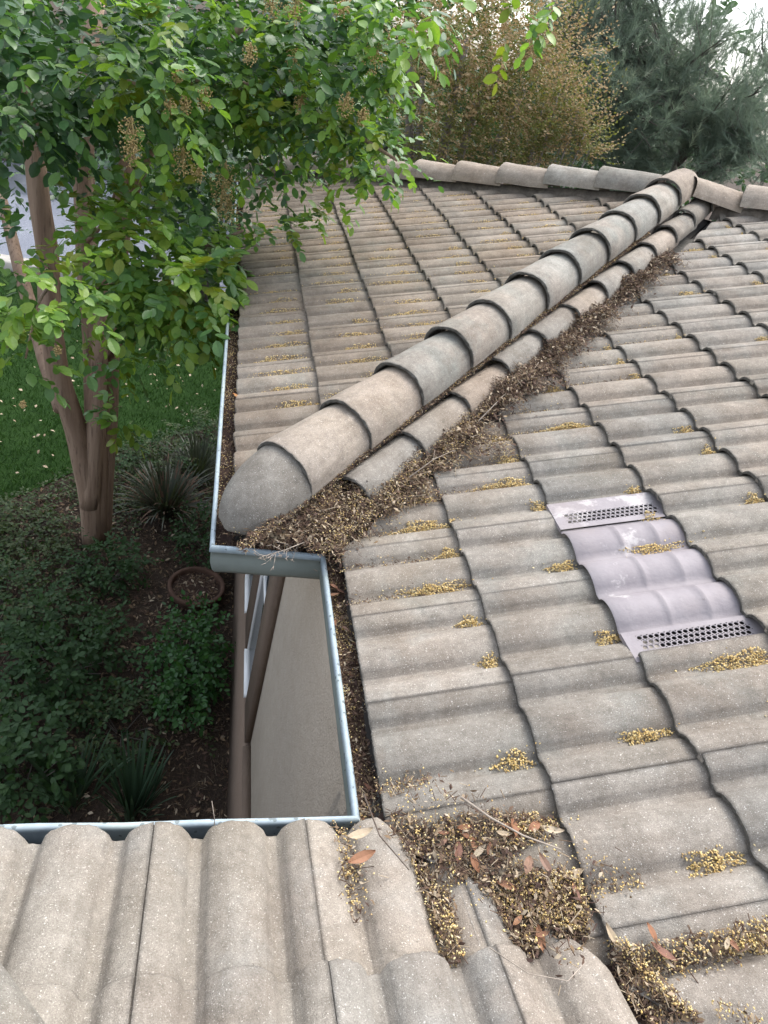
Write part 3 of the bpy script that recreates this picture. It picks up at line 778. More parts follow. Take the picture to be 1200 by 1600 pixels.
# hip valley: debris between barrel row and right roof
q = MB(); n1 = 10000
def valley_z(a, o):
    """height of debris over valley line at plan position valley point a, offset o toward right roof (+) or wing (-)"""
    base = .03+a*tn_
    fill = .05*max(.25, 1-a/2.3)
    return base+(o*.25 if o > 0 else o*-.05)+fill
a_ = np.clip(np.where(rng.random(n1) < .55, rng.beta(1.1, 2.2, n1)*1.9, rng.random(n1)*2.15), 0, 2.4)-.06
wob = .5+.5*np.sin(a_*9+1)*np.sin(a_*4.1)
wid = np.clip(.09-.03*a_+.03*wob, .02, .2)
o_ = rng.normal(0, .5, n1)*wid-.035*(a_ > .1)
pos = np.stack([a_+o_*.707, L2+a_-o_*.707, [valley_z(x, y) for x, y in zip(a_, o_)]], 1)
patch = np.sin(a_*13)+np.sin(o_*40+a_*5)
yel = (a_ < .75) & (patch > -.1)
litter(q, pos[yel], UPN, [.34, .24, .16, .26], (.006, .022), .35, .022)
litter(q, pos[~yel], UPN, [.66, .20, .10, .04], (.006, .024), .5, .022)
bed(q, lambda u, v: (lambda a, o: Vector((a+o*.707, L2+a-o*.707, valley_z(a, o)-.03)))(.0+2.0*u, (-.09+.10*v)*(1-.55*u)), 40, 6)
# crumbs in the joint between hip caps and barrel row
n2 = 9000
a2 = rng.random(n2)*2.2; off = .098+rng.random(n2)*.035
P2 = np.stack([-WJ+a2+off*.707, L2+a2-off*.707, .03+(a2-off*.707)*tn_+.062], 1)
litter(q, P2, UPN, [.5, .24, .12, .14], (.006, .022), .4, .016)
# heap at the foot of the hip, spilling over the corner gutter
n3 = 5000
u = rng.normal(0, .085, n3); v_ = rng.normal(0, .06, n3)
P3 = np.stack([-.03+u, L2+.07+v_*.8+.35*u, .035+.035*np.exp(-(u/.09)**2)+np.clip(v_, -.05, .1)*.35], 1)
P3 = P3[P3[:, 1] > L2-.012]
litter(q, P3, UPN, [.42, .28, .20, .10], (.009, .042), .5, .028)
bed(q, lambda u, v: Vector((-.12+.16*u, L2+.03+.12*v, .0+.02*math.sin(u*math.pi)+.05*v)), 8, 5)
# crumbs caught in the upper-left troughs of B near the valley
for j in range(0, 5):
    for k in range(16, 26):
        for i in (0, 1):
            e = trough(SB, k, i); t = SB.tails[j]+.12; p_ = SB.pt(e, t)
            if 0.0 < p_.x-p_.y+L2-.075 < .35:
                n = 200; de = rng.normal(0, .011, n); dt = rng.uniform(-.16, .16, n)
                PP = [SB.pt(e+x, t+y, SB.h(e+x, t+y)+.003) for x, y in zip(de, dt)]
                PP = np.array([p for p in PP if SB.inside(p, 0)])
                if len(PP): litter(q, PP, UPN, [.5, .2, .12, .18], (.005, .015), .35, .008)
sideH = lambda p: SB if p.x-p.y+L2 > 0 else SD
DKM, YLM = [.54, .27, .15, .04], [.32, .26, .18, .24]
for poly, mx, dens in (
    ([(440, 835), (490, 775), (530, 757), (565, 778), (610, 765), (645, 730), (665, 745), (690, 785), (625, 802), (560, 822), (540, 850), (535, 885), (500, 872), (455, 858)], YLM, 2200),
    ([(655, 722), (690, 690), (725, 650), (745, 650), (762, 685), (800, 692), (800, 712), (720, 725), (672, 748)], YLM, 2200),
    ([(740, 640), (765, 600), (800, 560), (840, 545), (872, 562), (887, 602), (830, 622), (785, 640), (760, 655)], DKM, 2600),
    ([(850, 550), (880, 505), (905, 490), (937, 502), (930, 532), (880, 548)], DKM, 2400),
    ([(915, 480), (955, 452), (1002, 465), (985, 482), (935, 488)], DKM, 2600),
    ([(980, 435), (1030, 393), (1052, 395), (1040, 412), (990, 442)], DKM, 2000),
    ([(650, 700), (700, 640), (760, 580), (850, 515), (930, 450), (1000, 405), (1010, 412), (940, 465), (870, 535), (790, 615), (735, 665), (680, 720)], DKM, 1100)):
    pp = poly_points(poly, dens, (SB, SD), sideH); cc = pp.mean(0); ex = pp.std(0).max()*1.6
    pp[:, 2] += rng.random(len(pp))*.045*np.exp(-((pp[:, 0]-cc[0])**2+(pp[:, 1]-cc[1])**2)/ex**2)
    litter(q, pp, UPN, mx, (.008, .036), .5, .03)
# drifts lodged against the barrel row
for ac, ra, hh, mx in ((.42, .16, .05, YLM), (.66, .10, .06, YLM), (.95, .20, .085, DKM), (1.25, .12, .07, DKM), (1.48, .14, .075, DKM), (1.85, .14, .06, DKM), (2.1, .1, .04, DKM)):
    n = int(15000*ra); da = rng.normal(0, .55, n)*ra; do = rng.normal(0, .5, n)
    of = .285+do*(.085 if mx is DKM else .06)+.02*np.sin(da*60); lift = hh*np.exp(-(da/ra)**2)*np.exp(-do**2*.6)*rng.random(n)**.5
    aa = ac+da; X = -WJ+aa+of*.707; Y = L2+aa-of*.707
    litter(q, np.stack([X, Y, .035+np.maximum((Y-L2)*tn_, X*tn_)+lift], 1), UPN, mx, (.009, .038), .5, .015)
tag(q.build('leaf_litter', LM), 'dark twiggy debris packed along the hip valley beside the hip caps', 'leaf litter', kind='stuff')

# near valley: golden and brown mix, wide at the top
q = MB()
def v2z(a, o):
    return .045+a*tn_+.32*abs(o)*(.6 if o < 0 else .75)+.018
n4 = 900
a4 = rng.random(n4)*.30+.05
cen = np.where(a4 < .5, .03, .02)+.02*np.sin(a4*9); wd = np.where(a4 < .42, .09+.06*(a4/.42), np.where(a4 < .5, .15-.9*(a4-.42), .05+.015*np.sin(a4*20)))
o4 = cen+rng.uniform(-1, 1, n4)*wd*np.where(rng.random(n4) < .8, .85, 1.1)
def v2pos(a, o): return np.stack([a+o*.707, -a+o*.707, np.array([v2z(x, y) for x, y in zip(a, o)])], 1)
ptc = np.sin(a4*17+o4*20)+np.sin(o4*37-a4*9)
yy = ptc > .1
litter(q, v2pos(a4, o4)[yy], UPN, [.14, .16, .10, .60], (.006, .022), .3, .016)
litter(q, v2pos(a4, o4)[~yy], UPN, [.5, .28, .14, .08], (.007, .026), .4, .02)
bed(q, lambda u, v: (lambda a, o: Vector((a+o*.707, -a+o*.707, v2z(a, o)-.06)))(.03+1.1*u, -.04+.08*v), 24, 3)
# trough fingers running up onto both roofs
for S, j, ks in ((SB, 0, range(18, 27)), (SB, 1, range(24, 30)), (SA, 0, range(20, 25)), (SB, 2, range(26, 31))):
    for k in ks:
        for i in (0, 1):
            e = trough(S, k, i)
            for t in (S.tails[j]+.05, S.tails[j]+.15, S.tails[j]+.25):
                p_ = S.pt(e, t)
                dd = p_.x+p_.y if S is SB else -(p_.x+p_.y)
                if 0.03 < dd < .24:
                    n = 170; de = rng.normal(0, .014, n); dt = rng.uniform(-.06, .06, n)
                    PP = np.array([S.pt(e+x, t+y, S.h(e+x, t+y)+.003) for x, y in zip(de, dt)])
                    litter(q, PP, UPN, [.28, .18, .10, .44], (.006, .018), .3, .01)
sideV = lambda p: SB if p.x+p.y > 0 else SA
GM_ = [.12, .14, .10, .64]; BM_ = [.34, .28, .20, .18]
for poly, mx, dens in (
    ([(603, 1272), (660, 1288), (760, 1265), (830, 1272), (868, 1285), (866, 1308), (815, 1325), (800, 1345), (850, 1362), (890, 1357), (915, 1405), (916, 1470), (880, 1478), (850, 1452), (835, 1497), (800, 1470), (770, 1420), (730, 1385), (702, 1390), (726, 1497), (705, 1502), (680, 1450), (660, 1380), (630, 1340)], BM_, 1100),
    ([(680, 1300), (760, 1290), (840, 1280), (862, 1300), (800, 1330), (760, 1345), (700, 1330)], GM_, 350),
    ([(760, 1385), (810, 1370), (890, 1362), (912, 1400), (915, 1465), (850, 1450), (790, 1425)], GM_, 1300),
    ([(690, 1390), (720, 1480), (718, 1497), (700, 1490), (672, 1420)], GM_, 700),
    ([(945, 1475), (1000, 1482), (1060, 1468), (1210, 1428), (1210, 1478), (1100, 1502), (1040, 1522), (985, 1520)], GM_, 420),
    ([(938, 1475), (975, 1500), (1015, 1560), (1055, 1605), (1085, 1605), (1035, 1545), (1000, 1500), (970, 1475)], GM_, 1000),
    ([(945, 1475), (1000, 1482), (1060, 1468), (1210, 1428), (1210, 1478), (1100, 1502), (1040, 1522), (985, 1520)], BM_, 300),
    ([(945, 1485), (975, 1500), (1040, 1560), (1090, 1605), (1020, 1605), (975, 1555)], BM_, 1500),
    ([(540, 1310), (560, 1318), (570, 1385), (548, 1372)], BM_, 300),
    ([(600, 1222), (640, 1215), (650, 1235), (610, 1250)], BM_, 400),
    ([(1100, 1570), (1160, 1580), (1200, 1605), (1110, 1605)], GM_, 350)):
    pp = poly_points(poly, dens, (SB, SA), sideV)
    if mx is GM_: pp[:, 2] += .010
    litter(q, pp, UPN, mx, (.006, .026), .35, .018)
tag(q.build('leaf_litter', LM), 'golden seeds and brown leaves heaped in the near valley between two roofs', 'leaf litter', kind='stuff')

# single fallen leaves
dl = []
for kx in range(3):
    q = MB(); n = 7; wdt = (.17, .2, .15)[kx]; curl = (.25, -.2, .45)[kx]
    for i in range(n):
        t = i/(n-1); ww = wdt*math.sin(math.pi*min(.98, t*.97+.02))**.8
        z = curl*(t-.5)**2
        q.v += [(-ww, t, z+.06), (0, t, z), (ww, t, z+.06)]
    for i in range(n-1):
        q.f += [(i*3, i*3+1, i*3+4, i*3+3), (i*3+1, i*3+2, i*3+5, i*3+4)]; q.m += [0, 0]
    me = bpy.data.meshes.new('fallen_leaf'); me.from_pydata(q.v, [], q.f); me.materials.append(M['dryleaf'] if kx < 2 else M['litter_pale']); me.update(); dl.append(me)
def drop_leaf(p, L, yaw, label, cat, group, k=0, tilt=.25):
    o = bpy.data.objects.new('fallen_leaf', dl[k]); COL.objects.link(o); o.location = p; o.scale = (L,)*3
    o.rotation_euler = (random.uniform(-tilt, tilt), random.uniform(-tilt, tilt), yaw); tag(o, label, cat, group); return o
lp = np.concatenate([poly_points([(610, 1275), (760, 1268), (850, 1285), (800, 1340), (900, 1360), (910, 1460), (840, 1470), (730, 1385), (650, 1340)], 9, (SB, SA), sideV), poly_points([(950, 1480), (1060, 1470), (1180, 1440), (1100, 1500), (990, 1545)], 7, (SB, SA), sideV)])
for pl in lp:
    drop_leaf((pl[0], pl[1], pl[2]+.022), random.uniform(.026, .056), random.uniform(0, 6.3), 'dry reddish brown leaf lying in the near roof valley', 'leaf', 'dry leaves in the near valley', random.choice((0, 0, 1, 2)))
for i in range(12):
    t = random.uniform(.0, L2); drop_leaf((random.uniform(.015, .08), t, -.012), random.uniform(.025, .05), random.uniform(0, 6.3), 'dry brown leaf lying on the litter in the wall side gutter', 'leaf', 'dry leaves in the wall side gutter', random.choice((0, 1)))
for (u, v, e) in ((552, 1330, 0), (556, 1365, 0)):
    pp = Vector((-.005-.01*e, -.10-(v-1330)*.0012, .13)); drop_leaf(pp, .06, 1.9+e, 'long tan leaf lying alone on the near tiles' if v == 1330 else 'rust brown leaf below the tan leaf on the near tiles', 'leaf', None, 0 if v > 1340 else 2)
o = bpy.data.objects.new('fallen_leaf', dl[1].copy()); o.data.materials.clear(); o.data.materials.append(M['orangeleaf']); COL.objects.link(o)
o.location = (-WJ+.085, 1.76, .045); o.scale = (.06,)*3; o.rotation_euler = (.3, .2, .9); tag(o, 'bright orange leaf caught on the edge of the far gutter', 'leaf')

# dead twigs
def twig(name, label, paths, mat='twig'):
    q = MB()
    for pts, r in paths: q.tube(pts, [r*(1-.5*i/(len(pts)-1)) for i in range(len(pts))], 5)
    o = q.build(name, [M[mat]]); return tag(o, label, 'twig')
B0 = Vector((-.02, L2+.03, .05)); paths = [([B0, B0+Vector((-.05, -.05, .02)), B0+Vector((-.11, -.085, .012)), B0+Vector((-.17, -.10, -.005))], .0022)]
rr = random.Random(5)
for (t0) in (.25, .4, .5, .6, .7, .8, .9, 1.0):
    base = B0+Vector((-.17, -.10, -.005))*t0
    for _ in range(3):
        d = Vector((rr.uniform(-.05, .01), rr.uniform(-.05, .02), rr.uniform(-.025, .02)))
        paths.append(([base, base+d*.5+Vector((0, 0, rr.uniform(-.006, .006))), base+d], .0011)); e = base+d
        for _ in range(3):
            f = Vector((rr.uniform(-.014, .006), rr.uniform(-.014, .01), rr.uniform(-.01, .008))); paths.append(([e, e+f], .0013))
paths.append(([B0+Vector((.03, -.02, .02)), B0+Vector((-.03, -.028, .018)), B0+Vector((-.07, -.03, .01))], .0016))
paths.append(([B0+Vector((.035, -.04, .02)), B0+Vector((-.02, -.048, .018)), B0+Vector((-.06, -.045, .012))], .0016))
twig('dead_twig', 'branched dry flower stalk hanging over the corner of the short gutter', paths)
def on_valley(a, o, z=.03): return Vector((a+o*.707, -a+o*.707, v2z(a, o)+z))
twig('dead_twig', 'long curved grey stick across the debris of the near valley', [([on_valley(.12, .10), on_valley(.17, .09, .035), on_valley(.22, .095, .03), on_valley(.27, .115, .02)], .003)])
twig('dead_twig', 'thin pale stalk arching over the golden seeds lower in the valley', [([on_valley(.60, .06), on_valley(.62, .09, .04), on_valley(.64, .12, .03)], .0018)])
twig('dead_twig', 'thin dark stick beside the lower left edge of the near valley', [([on_valley(.0, .0), on_valley(.06, -.07), on_valley(.12, -.10)], .002)], 'twig_dark')
twig('dead_twig', 'fine looped stem lying on the near tiles below the debris', [([on_valley(.25, -.13, .01), on_valley(.30, -.13, .012), on_valley(.34, -.10, .015), on_valley(.35, -.05, .02)], .0012)])
twig('dead_twig', 'single pale stem standing up out of the near gutter', [([Vector((-.30, -.05, -.05)), Vector((-.305, -.015, .03)), Vector((-.315, .0, .075))], .0013)])
vz = lambda a, o: Vector((a+o*.707, L2+a-o*.707, valley_z(a, o)+.03))
twig('dead_twig', 'long forked pale twig lying along the hip valley debris', [([vz(.55, .06), vz(.70, .045), vz(.85, .05), vz(.93, .03)], .0022), ([vz(.70, .045), vz(.76, .0), vz(.80, -.03)], .0014)])
twig('dead_twig', 'thin bent twig in the lower hip valley above the cut tiles', [([vz(.25, .05), vz(.34, .06), vz(.40, .09)], .0016), ([vz(.34, .06), vz(.38, .03)], .001)])

# ------------------------------------------------------------------ vegetation
def leaves_on(q, centers, dirs, sizes, V=LEAF_V, F=LEAF_F, mi=0, roll=.45, up=np.array((0, 0, 1.))):
    q.inst(V, F, centers, frames_along(dirs, up[None], roll), sizes, mi)
def spray(base, d, L, n, droop=.5):
    """a leafy twig: returns points, leaf bases, leaf directions"""
    base = np.array(base); d = np.array(d)/np.linalg.norm(d)
    side = np.cross(d, (0, 0, 1.)); side /= max(1e-6, np.linalg.norm(side))
    ts = np.linspace(.12, 1, n); P = base+np.outer(ts*L, d); P[:, 2] -= droop*L*ts**2
    tang = np.gradient(P, axis=0) if n > 1 else d[None]
    tang /= np.linalg.norm(tang, axis=1, keepdims=True)
    sg = np.where(np.arange(n) % 2 == 0, 1, -1)[:, None]
    D = tang*.7+sg*side*.9+rng.normal(0, .25, (n, 3)); D[-1] = tang[-1]
    D[:, 2] -= .05
    return P, D
class Tree:
    def __init__(s, name, label, cat, base, leafmats, group=None):
        s.root = thing(name, label, cat, base, group); s.q = MB(); s.t = MB(); s.mats = leafmats
        s.P = []; s.D = []; s.S = []; s.Mi = []; s.tw = MB()
    def clump(s, c, r, n, size, mats, nl=9, L=.22, droop=.3, spread=1, twigs=False, shell=.5):
        c = np.array(c); r = np.array(r if hasattr(r, '__len__') else (r, r, r))
        for _ in range(n):
            v = rng.normal(0, 1, 3); v /= np.linalg.norm(v); rad = shell+(1-shell)*rng.random()
            p = c+v*r*rad; d = v*.8+rng.normal(0, .5, 3); d[2] -= .15
            P, D = spray(p, d, L*rng.uniform(.6, 1.3), nl, droop)
            s.P.append(P); s.D.append(D); s.S.append(size*rng.uniform(.7, 1.25, len(P))); s.Mi.append(rng.choice(len(mats), 1, p=[m[1] for m in mats])[0]*np.ones(len(P), int))
            s.Mi[-1] = np.full(len(P), mats[s.Mi[-1][0]][0])
            if twigs: s.tw.tube([p, P[len(P)//2], P[-1]], [.0025, .002, .001], 3, cap=False)
    def finish(s, V=LEAF_V, F=LEAF_F, singles=0, name='crown', roll=.45):
        P = np.concatenate(s.P); D = np.concatenate(s.D); S = np.concatenate(s.S); Mi = np.concatenate(s.Mi)
        R = frames_along(D, np.array((0, 0, 1.))[None], roll)
        idx = np.arange(len(P))
        if singles:
            rel = P-np.array(CP); z = rel@np.array(Fv); u = FPX*(rel@np.array(Rv))/z; v = FPX*(rel@np.array(Uv))/z
            vis = (z > 0) & (abs(u) < 590) & (abs(v) < 790)
            sc = np.where(vis, S/np.linalg.norm(rel, axis=1), 0); order = np.argsort(-sc); one = order[:singles]; idx = order[singles:]
        for mi in range(len(s.mats)):
            k = idx[Mi[idx] == mi]; s.q.inst(V, F, P[k], R[k], S[k], mi)
        crown = s.q.build(name, s.mats, s.root)
        if singles:
            ms = []
            for m_ in s.mats:
                me = bpy.data.meshes.new('leaf'); me.from_pydata(V, [], F); me.materials.append(m_); me.update(); ms.append(me)
            for k in one:
                o = bpy.data.objects.new('leaf', ms[Mi[k]]); put(o, crown, Matrix())
                m = Matrix(R[k].tolist()).to_4x4(); m.translation = Vector(P[k]); o.matrix_basis = m @ Matrix.Scale(float(S[k]), 4)
        return crown

# crape myrtle beside the house
cm = Tree('crape_myrtle_tree', 'multi stemmed crape myrtle with smooth brown trunks overhanging the far gutter', 'tree', (-1.31, 4.45, GZ), [M['leaf_bright'], M['leaf_mid'], M['leaf_dark'], M['leaf_yellow']])
rp = lambda u, v, D: np.array(ray_point(u, v, D))
BR, MI_, DK, YE = 0, 1, 2, 3
front = [(BR, .55), (MI_, .35), (YE, .10)]; midm = [(BR, .22), (MI_, .6), (DK, .18)]; deep = [(MI_, .3), (DK, .7)]; yel = [(BR, .45), (YE, .45), (MI_, .1)]  # bright leaves in front, dark ones deep: light and shade put into leaf colour
def cl(u, v, D, r, n, mats, size=.062, **k): cm.clump(rp(u, v, D), r, n, size, mats, **k)
cl(255, 410, 3.9, (.34, .30, .32), 110, front, .076); cl(190, 375, 4.1, (.2, .24, .24), 36, yel, .068); cl(290, 450, 3.6, (.22, .22, .24), 55, front, .076)
cl(165, 300, 4.3, (.1, .12, .16), 14, yel, .058); cl(250, 480, 4.0, (.2, .2, .15), 24, front, .062)
cl(60, 455, 3.3, (.20, .2, .12), 26, front, .07); cl(40, 560, 3.2, (.10, .12, .16), 11, front, .066, L=.16); cl(8, 380, 3.7, (.1, .2, .12), 12, midm, .06)
cl(195, 560, 3.8, (.10, .12, .12), 13, front, .064, L=.16); cl(185, 650, 3.7, (.06, .06, .09), 8, front, .064, L=.13); cl(160, 520, 4.1, (.08, .08, .04), 4, yel, .05, L=.12)
cl(245, 130, 3.8, (.2, .2, .3), 45, front, .066); cl(220, 80, 3.9, (.15, .15, .2), 16, yel, .06)
cl(340, 70, 4.4, (.5, .4, .36), 120, midm, .064); cl(430, 60, 4.7, (.5, .4, .4), 110, deep, .064); cl(520, 60, 4.2, (.35, .35, .3), 70, midm, .062); cl(590, 40, 4.2, (.2, .3, .22), 40, midm, .06)
cl(380, 170, 4.4, (.4, .35, .3), 100, midm, .06); cl(480, 180, 4.2, (.32, .28, .15), 65, yel, .056, droop=.1); cl(545, 160, 4.1, (.28, .25, .2), 60, midm, .054, droop=.15); cl(595, 230, 3.8, (.12, .14, .14), 24, front, .052, droop=.2)
cl(430, 262, 4.6, (.25, .25, .07), 22, midm, .055, droop=.1); cl(315, 270, 4.8, (.22, .3, .26), 55, deep, .06); cl(300, 350, 4.6, (.2, .25, .28), 55, midm, .056)
cl(440, 350, 4.05, (.13, .1, .05), 9, front, .05, L=.14, droop=.1); cl(395, 360, 4.3, (.07, .1, .07), 7, midm, .052, L=.14); cl(500, 335, 3.95, (.05, .05, .03), 4, front, .048, L=.12, droop=.1); cl(530, 300, 3.85, (.05, .05, .05), 4, front, .05, L=.12); cl(590, 285, 3.7, (.04, .04, .06), 5, midm, .05, L=.12)
cl(80, 40, 4.3, (.6, .5, .35), 100, deep, .074); cl(40, 130, 4.4, (.4, .4, .3), 80, deep, .074); cl(120, 110, 5.2, (.5, .5, .4), 90, deep, .066); cl(30, 165, 4.0, (.25, .3, .12), 22, deep, .07)
cl(690, 12, 2.6, (.05, .06, .05), 5, front, .06, L=.14); cl(635, 5, 3.6, (.14, .15, .1), 14, midm, .058); cl(625, 110, 3.9, (.08, .1, .14), 9, midm, .052, L=.16); cl(798, 45, 3.2, (.02, .03, .08), 3, front, .05, L=.11, droop=.8); cl(862, 8, 3.3, (.04, .04, .03), 3, front, .052, L=.11, droop=.8)
cl(250, 240, 6.6, (.6, .7, .45), 80, deep, .068); cl(340, 180, 6.8, (.9, .8, .6), 130, deep, .07); cl(100, 150, 6.8, (.6, .6, .25), 45, deep, .068); cl(480, 130, 6.3, (.8, .7, .5), 110, deep, .068)
cl(10, 270, 5.8, (.2, .3, .15), 10, deep, .052); cl(90, 270, 6.4, (.25, .3, .15), 12, deep, .05); cl(75, 370, 7.0, (.2, .2, .15), 6, deep, .045)
cl(300, 290, 5.8, (.35, .3, .3), 60, deep, .06); cl(240, 560, 4.4, (.05, .05, .05), 3, midm, .05)
crown = cm.finish(singles=290); crown['kind'] = 'stuff'
if cm.tw.v: cm.tw.build('twigs', [M['bark_dark']], cm.root)
def P3(u, v, D): return tuple(ray_point(u, v, D))
tk = cm.t; base = Vector((-1.31, 4.45, GZ-.05))
def limb(pix, r0, r1, seg=12, wob=.05):
    pts = [Vector(P3(*p)) for p in pix]; out = []
    for i in range(len(pts)-1):
        for k in range(4): out.append(pts[i].lerp(pts[i+1], k/4))
    out.append(pts[-1])
    sm = [out[0]]+[(out[i-1]+out[i]*2+out[i+1])/4 for i in range(1, len(out)-1)]+[out[-1]]
    tk.tube(sm, [r0+(r1-r0)*(i/(len(sm)-1))**.8 for i in range(len(sm))], seg, wob=wob)
limb([(146, 850, 5.28), (140, 760, 5.26), (118, 670, 5.24), (88, 580, 5.22), (78, 470, 5.2), (72, 380, 5.2), (58, 280, 5.2), (45, 160, 5.25), (20, 40, 5.3)], .105, .055, 14)
limb([(150, 850, 5.30), (152, 750, 5.30), (148, 640, 5.32), (146, 520, 5.35), (135, 400, 5.4), (130, 250, 5.5), (135, 120, 5.6), (150, 0, 5.8)], .10, .06, 14)
limb([(158, 850, 5.33), (163, 760, 5.35), (168, 660, 5.4), (172, 540, 5.5), (180, 440, 5.6), (192, 330, 5.7), (198, 200, 5.7), (215, 60, 5.6), (225, -30, 5.6)], .085, .065, 12)
limb([(100, 640, 5.24), (70, 560, 5.6), (45, 470, 5.9), (25, 400, 6.1), (0, 300, 6.4)], .075, .04, 10)
limb([(140, 790, 5.24), (147, 700, 5.22), (153, 600, 5.25), (158, 500, 5.3), (160, 400, 5.4)], .085, .05, 10)
limb([(195, 330, 5.7), (240, 220, 5.4), (300, 120, 5.0), (380, 40, 4.7)], .05, .02, 8)
limb([(170, 560, 5.45), (230, 470, 5.0), (290, 400, 4.5), (380, 360, 4.2)], .03, .008, 6)
limb([(135, 380, 5.4), (165, 345, 5.0), (180, 300, 4.7)], .02, .008, 6)
limb([(300, 120, 5.0), (420, 140, 4.6), (540, 200, 4.1), (620, 250, 3.8)], .03, .008, 6)
limb([(72, 420, 5.2), (82, 440, 4.4), (60, 470, 3.6), (40, 560, 3.35)], .018, .005, 5)
trunk = tk.build('trunk', [M['bark']], cm.root, smooth=True)
# seed heads hanging in the crown
heads = [(205, 210, 3.6, .075), (205, 240, 3.6, .06), (277, 118, 3.7, .035), (290, 165, 3.7, .04), (320, 155, 3.7, .05), (265, 170, 3.65, .04), (285, 255, 3.75, .075), (310, 270, 3.8, .05), (460, 15, 4.0, .07), (425, 8, 4.0, .06),
         (470, 165, 3.9, .05), (540, 165, 3.7, .055), (567, 183, 3.7, .04), (585, 85, 3.8, .08), (350, 285, 4.0, .10), (355, 330, 4.1, .09), (90, 548, 3.2, .025), (36, 632, 3.1, .02), (268, 512, 3.7, .03), (390, 85, 3.9, .05), (460, 95, 4.0, .06), (535, 10, 3.9, .06), (345, 310, 4.2, .08)]
for u, v, D, r in heads:
    c = rp(u, v, D); q = MB(); n = int(40+1600*r)
    dv = rng.normal(0, 1, (n, 3)); dv /= np.linalg.norm(dv, axis=1, keepdims=True); pos = c+dv*(r*rng.random(n)**.5)[:, None]*np.array((.8, .8, 1.1))
    q.inst(OCT_V, OCT_F, pos, rots(n, UPN, 1), rng.uniform(.0032, .006, n))
    for _ in range(14):
        k = rng.integers(n); q.tube([c+np.array((0, 0, r)), (c+pos[k])/2, pos[k]], [.0016, .001, .0008], 3, cap=False)
    tag(q.build('seed_head', [M['seedhead']], cm.root), kind='stuff')

# rusty tree behind the roof
def simple_tree(name, label, base, clumps, mats, trunks, bark, V=DIA_V, F=DIA_F, roll=.6, group=None, stuff=True):
    t = Tree(name, label, 'tree', base, mats, group)
    for c, r, n, size, mm, kw in clumps: t.clump(c, r, n, size, mm, **kw)
    cr = t.finish(V, F, roll=roll)
    for pts, rad in trunks:
        t.t.tube(pts, [rad*(1-.75*i/(len(pts)-1)) for i in range(len(pts))], 7, wob=.05)
    t.t.build('trunk', [bark], t.root, smooth=True); return t
rp_ = lambda u, v, D: Vector(ray_point(u, v, D))
b0 = rp_(700, 300, 9.5); b0 = Vector((b0.x, b0.y, GZ))
cls = []
R_ = [(0, .6), (1, .4)]; O_ = [(0, .22), (1, .78)]
for (u, v, D, r, n, mm) in [(770, 90, 9, .75, 230, R_), (700, 130, 8.8, .7, 220, R_), (660, 190, 9.2, .7, 180, O_), (730, 210, 9, .6, 180, O_), (820, 130, 9.3, .55, 220, R_), (880, 90, 9.3, .4, 120, R_), (740, 60, 8.8, .6, 200, R_), (710, 230, 8.8, .5, 150, O_), (800, 200, 9.2, .45, 130, O_), (690, 20, 9.2, .8, 200, O_), (790, 0, 9.4, .6, 140, R_), (600, 170, 10, .7, 120, O_), (630, 90, 9.6, .7, 140, O_), (840, 60, 9.6, .4, 80, R_)]:
    cls.append((rp_(u, v, D), (r, r, r*.8), n, .042, mm, dict(nl=13, L=.38, droop=-.25, shell=.35)))
trk = []
for (u, v) in ((700, 180), (760, 120), (660, 120), (820, 140), (730, 60), (640, 60)):
    e = rp_(u, v, 9.1); trk.append(([b0, b0.lerp(e, .35)+Vector((0, .1, .7)), b0.lerp(e, .7)+Vector((0, .1, .4)), e], .11))
simple_tree('rusty_tree', 'rust and olive coloured bushy tree covered in dry seed heads behind the ridge', b0, cls, [M['rust'], M['olive']], trk, M['bark_grey'])
# small spired shrub right of it
b1 = rp_(880, 250, 8.6); b1 = Vector((b1.x, b1.y, GZ)); cls = []; trk = []
for (u, v, r) in ((830, 235, .3), (880, 215, .2), (915, 205, .13), (860, 190, .18), (800, 235, .3), (905, 170, .1), (925, 225, .1), (850, 160, .15), (875, 140, .1), (840, 210, .25)):
    cls.append((rp_(u, v, 8.5), (r, r, r*.8), int(20+280*r), .036, [(0, .35), (1, .65)], dict(nl=14, L=.34, droop=-.5, shell=.2)))
    e = rp_(u, v, 8.5); trk.append(([b1, b1.lerp(e, .6), e], .03))
simple_tree('spiky_shrub', 'tall olive and tan shrub with upright spires below the pine', b1, cls, [M['rust'], M['olive']], trk, M['bark_grey'])

